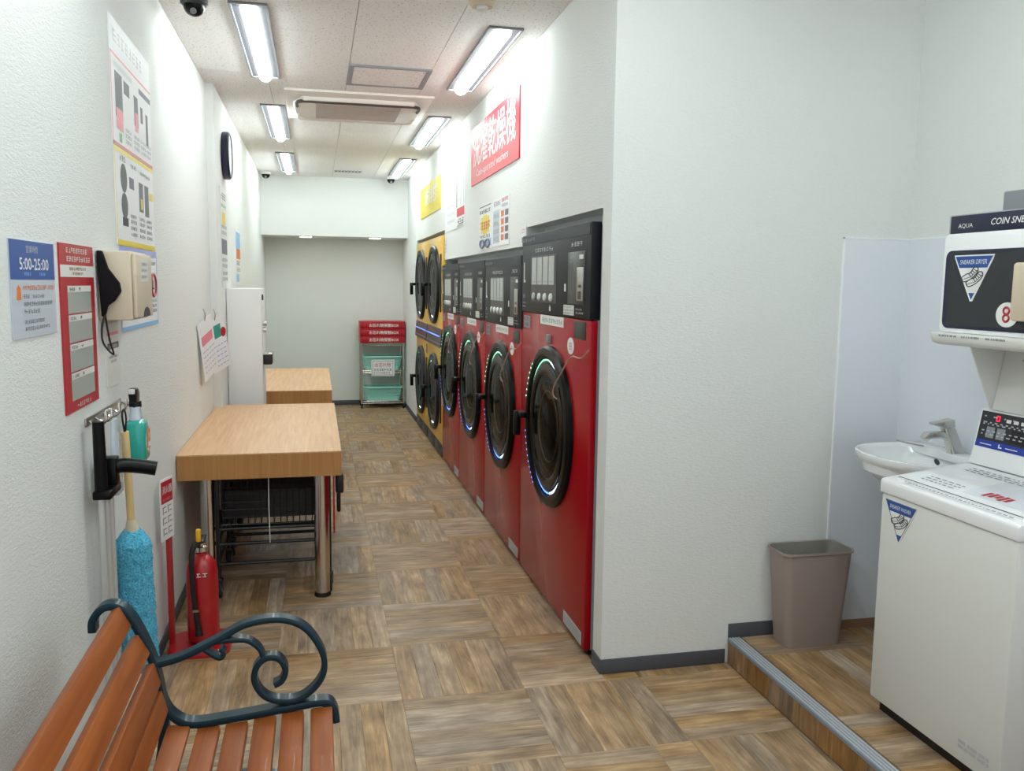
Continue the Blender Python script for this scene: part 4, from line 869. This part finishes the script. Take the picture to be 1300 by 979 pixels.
YW = 2.18
t = thing('sneaker_washer', 'white top-loading shoe washing machine on the platform at the right', 'washing machine', (1.85, YW, ZS), RIGHT)
w = .58
obj('body', fbox((-w/2, 0, .045), (w/2, .515, .765)), 'appliance', t, .008)
obj('plinth', fbox((-w/2+.02, .03, .0), (w/2-.02, .49, .046)), 'black', t)
ld = obj('top_rim', G().prism([(-.006, .766), (.515, .766), (.515, .86), (.32, .855), (.0, .813), (-.006, .806)], 0, -w/2-.004, w/2+.004), 'appliance_white', t, .006)
def slope(y): return .813+(y-.0)*(.042/.32)
gl = G(); gl.add([(x, y, slope(y)+dz) for dz in (.0008, .005) for x, y in ((-w/2+.03, .035), (w/2-.03, .035), (w/2-.03, .305), (-w/2+.03, .305))], [(0, 3, 2, 1), (4, 5, 6, 7), (0, 1, 5, 4), (1, 2, 6, 5), (2, 3, 7, 6), (3, 0, 4, 7)])
lid = obj('lid', gl, 'appliance_white', t)
obj('lid_seam', G().add([(x, y, slope(y)+.0055) for x, y in ((-w/2+.03, .036), (w/2-.03, .036), (w/2-.03, .041), (-w/2+.03, .041))], [(0, 1, 2, 3)]), 'darkgrey', lid)
obj('lid_window', G().add([(x, y, slope(y)+.0056) for x, y in ((-.02, .075), (w/2-.06, .075), (w/2-.06, .26), (-.02, .26))], [(0, 1, 2, 3)]), 'splash', lid)
def onlid(g, rects):
    for x0_, y0_, x1_, y1_ in rects: g.add([(x, y, slope(y)+.0062) for x, y in ((x0_, y0_), (x1_, y0_), (x1_, y1_), (x0_, y1_))], [(0, 1, 2, 3)])
    return g
rnd = random.Random(4); g = G()
for i in range(3):
    x = -.2
    while x < -.05: d = rnd.uniform(.008, .025); onlid(g, [(x, .075+.018*i, x+d, .081+.018*i)]); x += d+.008
for i in range(3):
    x = -.2
    while x < .1: d = rnd.uniform(.008, .03); onlid(g, [(x, .24+.015*i, x+d, .246+.015*i)]); x += d+.01
obj('print', g, 'grey', lid)
g = G(); [onlid(g, [(.04+.02*i, .09+.006*(i % 3), .055+.02*i, .13+.004*(i % 2))]) for i in range(5)]; obj('print', g, 'red_print', lid)
g = G()
x = -.2
while x < .25: d = rnd.uniform(.006, .018); onlid(g, [(x, .012, x+d, .018)]); x += d+.005
obj('print', g, 'grey', ld)
cs = obj('console', G().prism([(.318, .858), (.515, .858), (.515, 1.045), (.36, 1.045), (.334, .905)], 0, -w/2+.01, w/2-.01), 'appliance_white', t, .006)
# control plate on the sloping console face
A, B = Vector((0, .334, .905)), Vector((0, .36, 1.045)); dv = (B-A)
def onc(u0, v0, u1, v1, off=.0015):
    nrm = Vector((0, -dv.z, dv.y)).normalized()*off
    return [tuple(Vector((u, 0, 0))+A+dv*v+nrm) for u, v in ((u0, v0), (u1, v0), (u1, v1), (u0, v1))]
def cpart(name, m, par, L, off): 
    g = G()
    for r_ in L: g.add(onc(*r_, off), [(0, 1, 2, 3)])
    return obj(name, g, m, par)
cp = cpart('control_plate', 'console_dark', cs, [(-w/2+.02, .1, w/2-.03, .95)], .0015)
cpart('blue_band', 'console_blue', cp, [(-w/2+.02, .1, w/2-.03, .27)], .002)
cpart('button_row', 'grey', cp, [(-.235, .34, -.2, .6), (-.19, .34, -.155, .6)], .0024); cpart('digit_display', 'led_red', cp, [(-.203, .76, -.200, .88), (-.191, .76, -.188, .88), (-.203, .86, -.188, .885), (-.203, .75, -.188, .775)], .0024)
cpart('coin_window', 'black', cp, [(-.13, .32, -.02, .62)], .0024)
rnd = random.Random(8); L = []
for v in (.82, .68, .64, .48, .4):
    u = -.255
    while u < -.05:
        d = rnd.uniform(.006, .016); L.append((u, v, u+d, v+.03)); u += d+.012 if v < .7 else d+.03
cpart('print', 'lightgrey', cp, L, .0026); cpart('lettering', 'white', cp, [(-.25, .17, -.2, .19), (-.17, .15, -.165, .24), (-.165, .15, -.155, .18), (-.14, .17, -.09, .19), (-.16, .76, -.14, .84), (-.13, .76, -.11, .84), (-.1, .76, -.08, .84)], .0026)
tri_sticker(t, -.19, .69, .076, -.0008, 'SNEAKER WASHER', False)
g = G(); rnd = random.Random(2)
for i in range(2): dashes(g, .13, .105-.016*i, .12, .01, -.0012, rnd)
obj('print', g, 'lightgrey', t)

# ------------------------------------------------------------------ sneaker dryer on its stand above the washer
t = thing('sneaker_dryer', 'white shoe dryer with dark window mounted above the shoe washer', 'dryer', (2.0, 2.15, 0), RIGHT)
w = .56
obj('cabinet', fbox((-w/2, .02, 1.40), (w/2, .375, 1.728)), 'appliance_white', t, .01)
dr = obj('door', G().prism(rrect(-w/2-.003, 1.412, w/2, 1.728, .02), 1, -.006, .02), 'appliance_white', t, .006)
wn = obj('window', G().prism(rrect(-w/2+.014, 1.427, w/2-.014, 1.674, .024), 1, -.0085, -.006), 'navy', dr)
wg = obj('window_glass', G().prism(rrect(-w/2+.034, 1.436, w/2-.034, 1.666, .016), 1, -.0100, -.0085), 'window_dark', wn)
obj('handle', G().prism(rrect(.045, 1.462, .11, 1.63, .01), 1, -.04, -.0102), 'beige', dr, .006)
fa = obj('fascia', fbox((-w/2+.012, .0, 1.7285), (w/2-.012, .375, 1.784)), 'navy', t, .003)
obj('fascia_edge', fbox((-w/2+.006, .002, 1.7283), (-w/2+.012, .375, 1.786)).box((-w/2+.012, .002, 1.7842), (w/2-.012, .375, 1.787)), 'lightgrey', fa)
lettering('AQUA', -.20, 1.750, .016, fa, 'white', -.0008, .062); lettering('COIN SNEAKER', .003, 1.757, .020, fa, 'white', -.0008, .196, .25, thick=.01)
tri_sticker(wg, -.142, 1.592, .083, -.0101, 'SNEAKER DRYER', True)
rs = obj('round_sticker', G().prism(circ(.005, 1.478, .042, 28, .037), 1, -.0112, -.0101), 'white', wg)
for cz_ in (1.468, 1.490): obj('sticker_print', G().tube([(.003+.011*math.cos(2*PI*q_/20), -.0114, cz_+.010*math.sin(2*PI*q_/20)) for q_ in range(20)], .0035, 5, True), 'red_print', rs)
lp = obj('lip', G().prism([(-.03, 1.395), (-.03, 1.412), (.03, 1.412), (.36, 1.412), (.36, 1.385), (.0, 1.372), (-.022, 1.38)], 0, -w/2-.008, w/2+.008), 'offwhite', t, .003)
g = G(); rnd = random.Random(12)
for i in range(3): dashes(g, -.25+.1*i, 1.4, .08, .006, -.0308, rnd)
obj('print', g, 'grey', lp)
# stand: gussets and a leaning board down to the washer's console
for sx in (-1, 1): obj('gusset', G().prism([(.10, 1.384), (.375, 1.384), (.375, 1.152), (.205, 1.152)], 0, sx*(w/2-.012)-.004, sx*(w/2-.012)+.004), 'offwhite', t, .002)
bd = obj('back_board', G().prism([(.208, 1.152), (.225, 1.152), (.268, 1.384), (.25, 1.384)], 0, -w/2+.018, w/2-.018), 'appliance', t)
q = lettering('AQUA', 0, 0, .014, bd, 'darkgrey', -.001, .055); q.location = (-.155, .239, 1.325); q.rotation_euler = (-math.atan2(.042, .232), 0, 0)
q = obj('print', fbox((-.02, -.001, -.04), (.06, 0, -.035)).box((-.02, -.001, -.05), (.04, 0, -.046)).box((0, -.001, -.02), (.012, 0, .05)).box((0, -.001, .04), (.05, 0, .05)), 'grey', bd); q.location = (-.12, .2245, 1.25); q.rotation_euler = (-math.atan2(.042, .232), 0, 0)
t = thing('wall_duct', 'grey box on the wall above the shoe dryer at the right edge', 'duct', (XR, 2.2, 1.74), RIGHT)
obj('box', fbox((-.33, -.09, .06), (.3, -.004, .145)), 'grey', t, .004); obj('cover', fbox((-.325, -.094, .064), (.295, -.09, .141)), 'grey', t, .002)
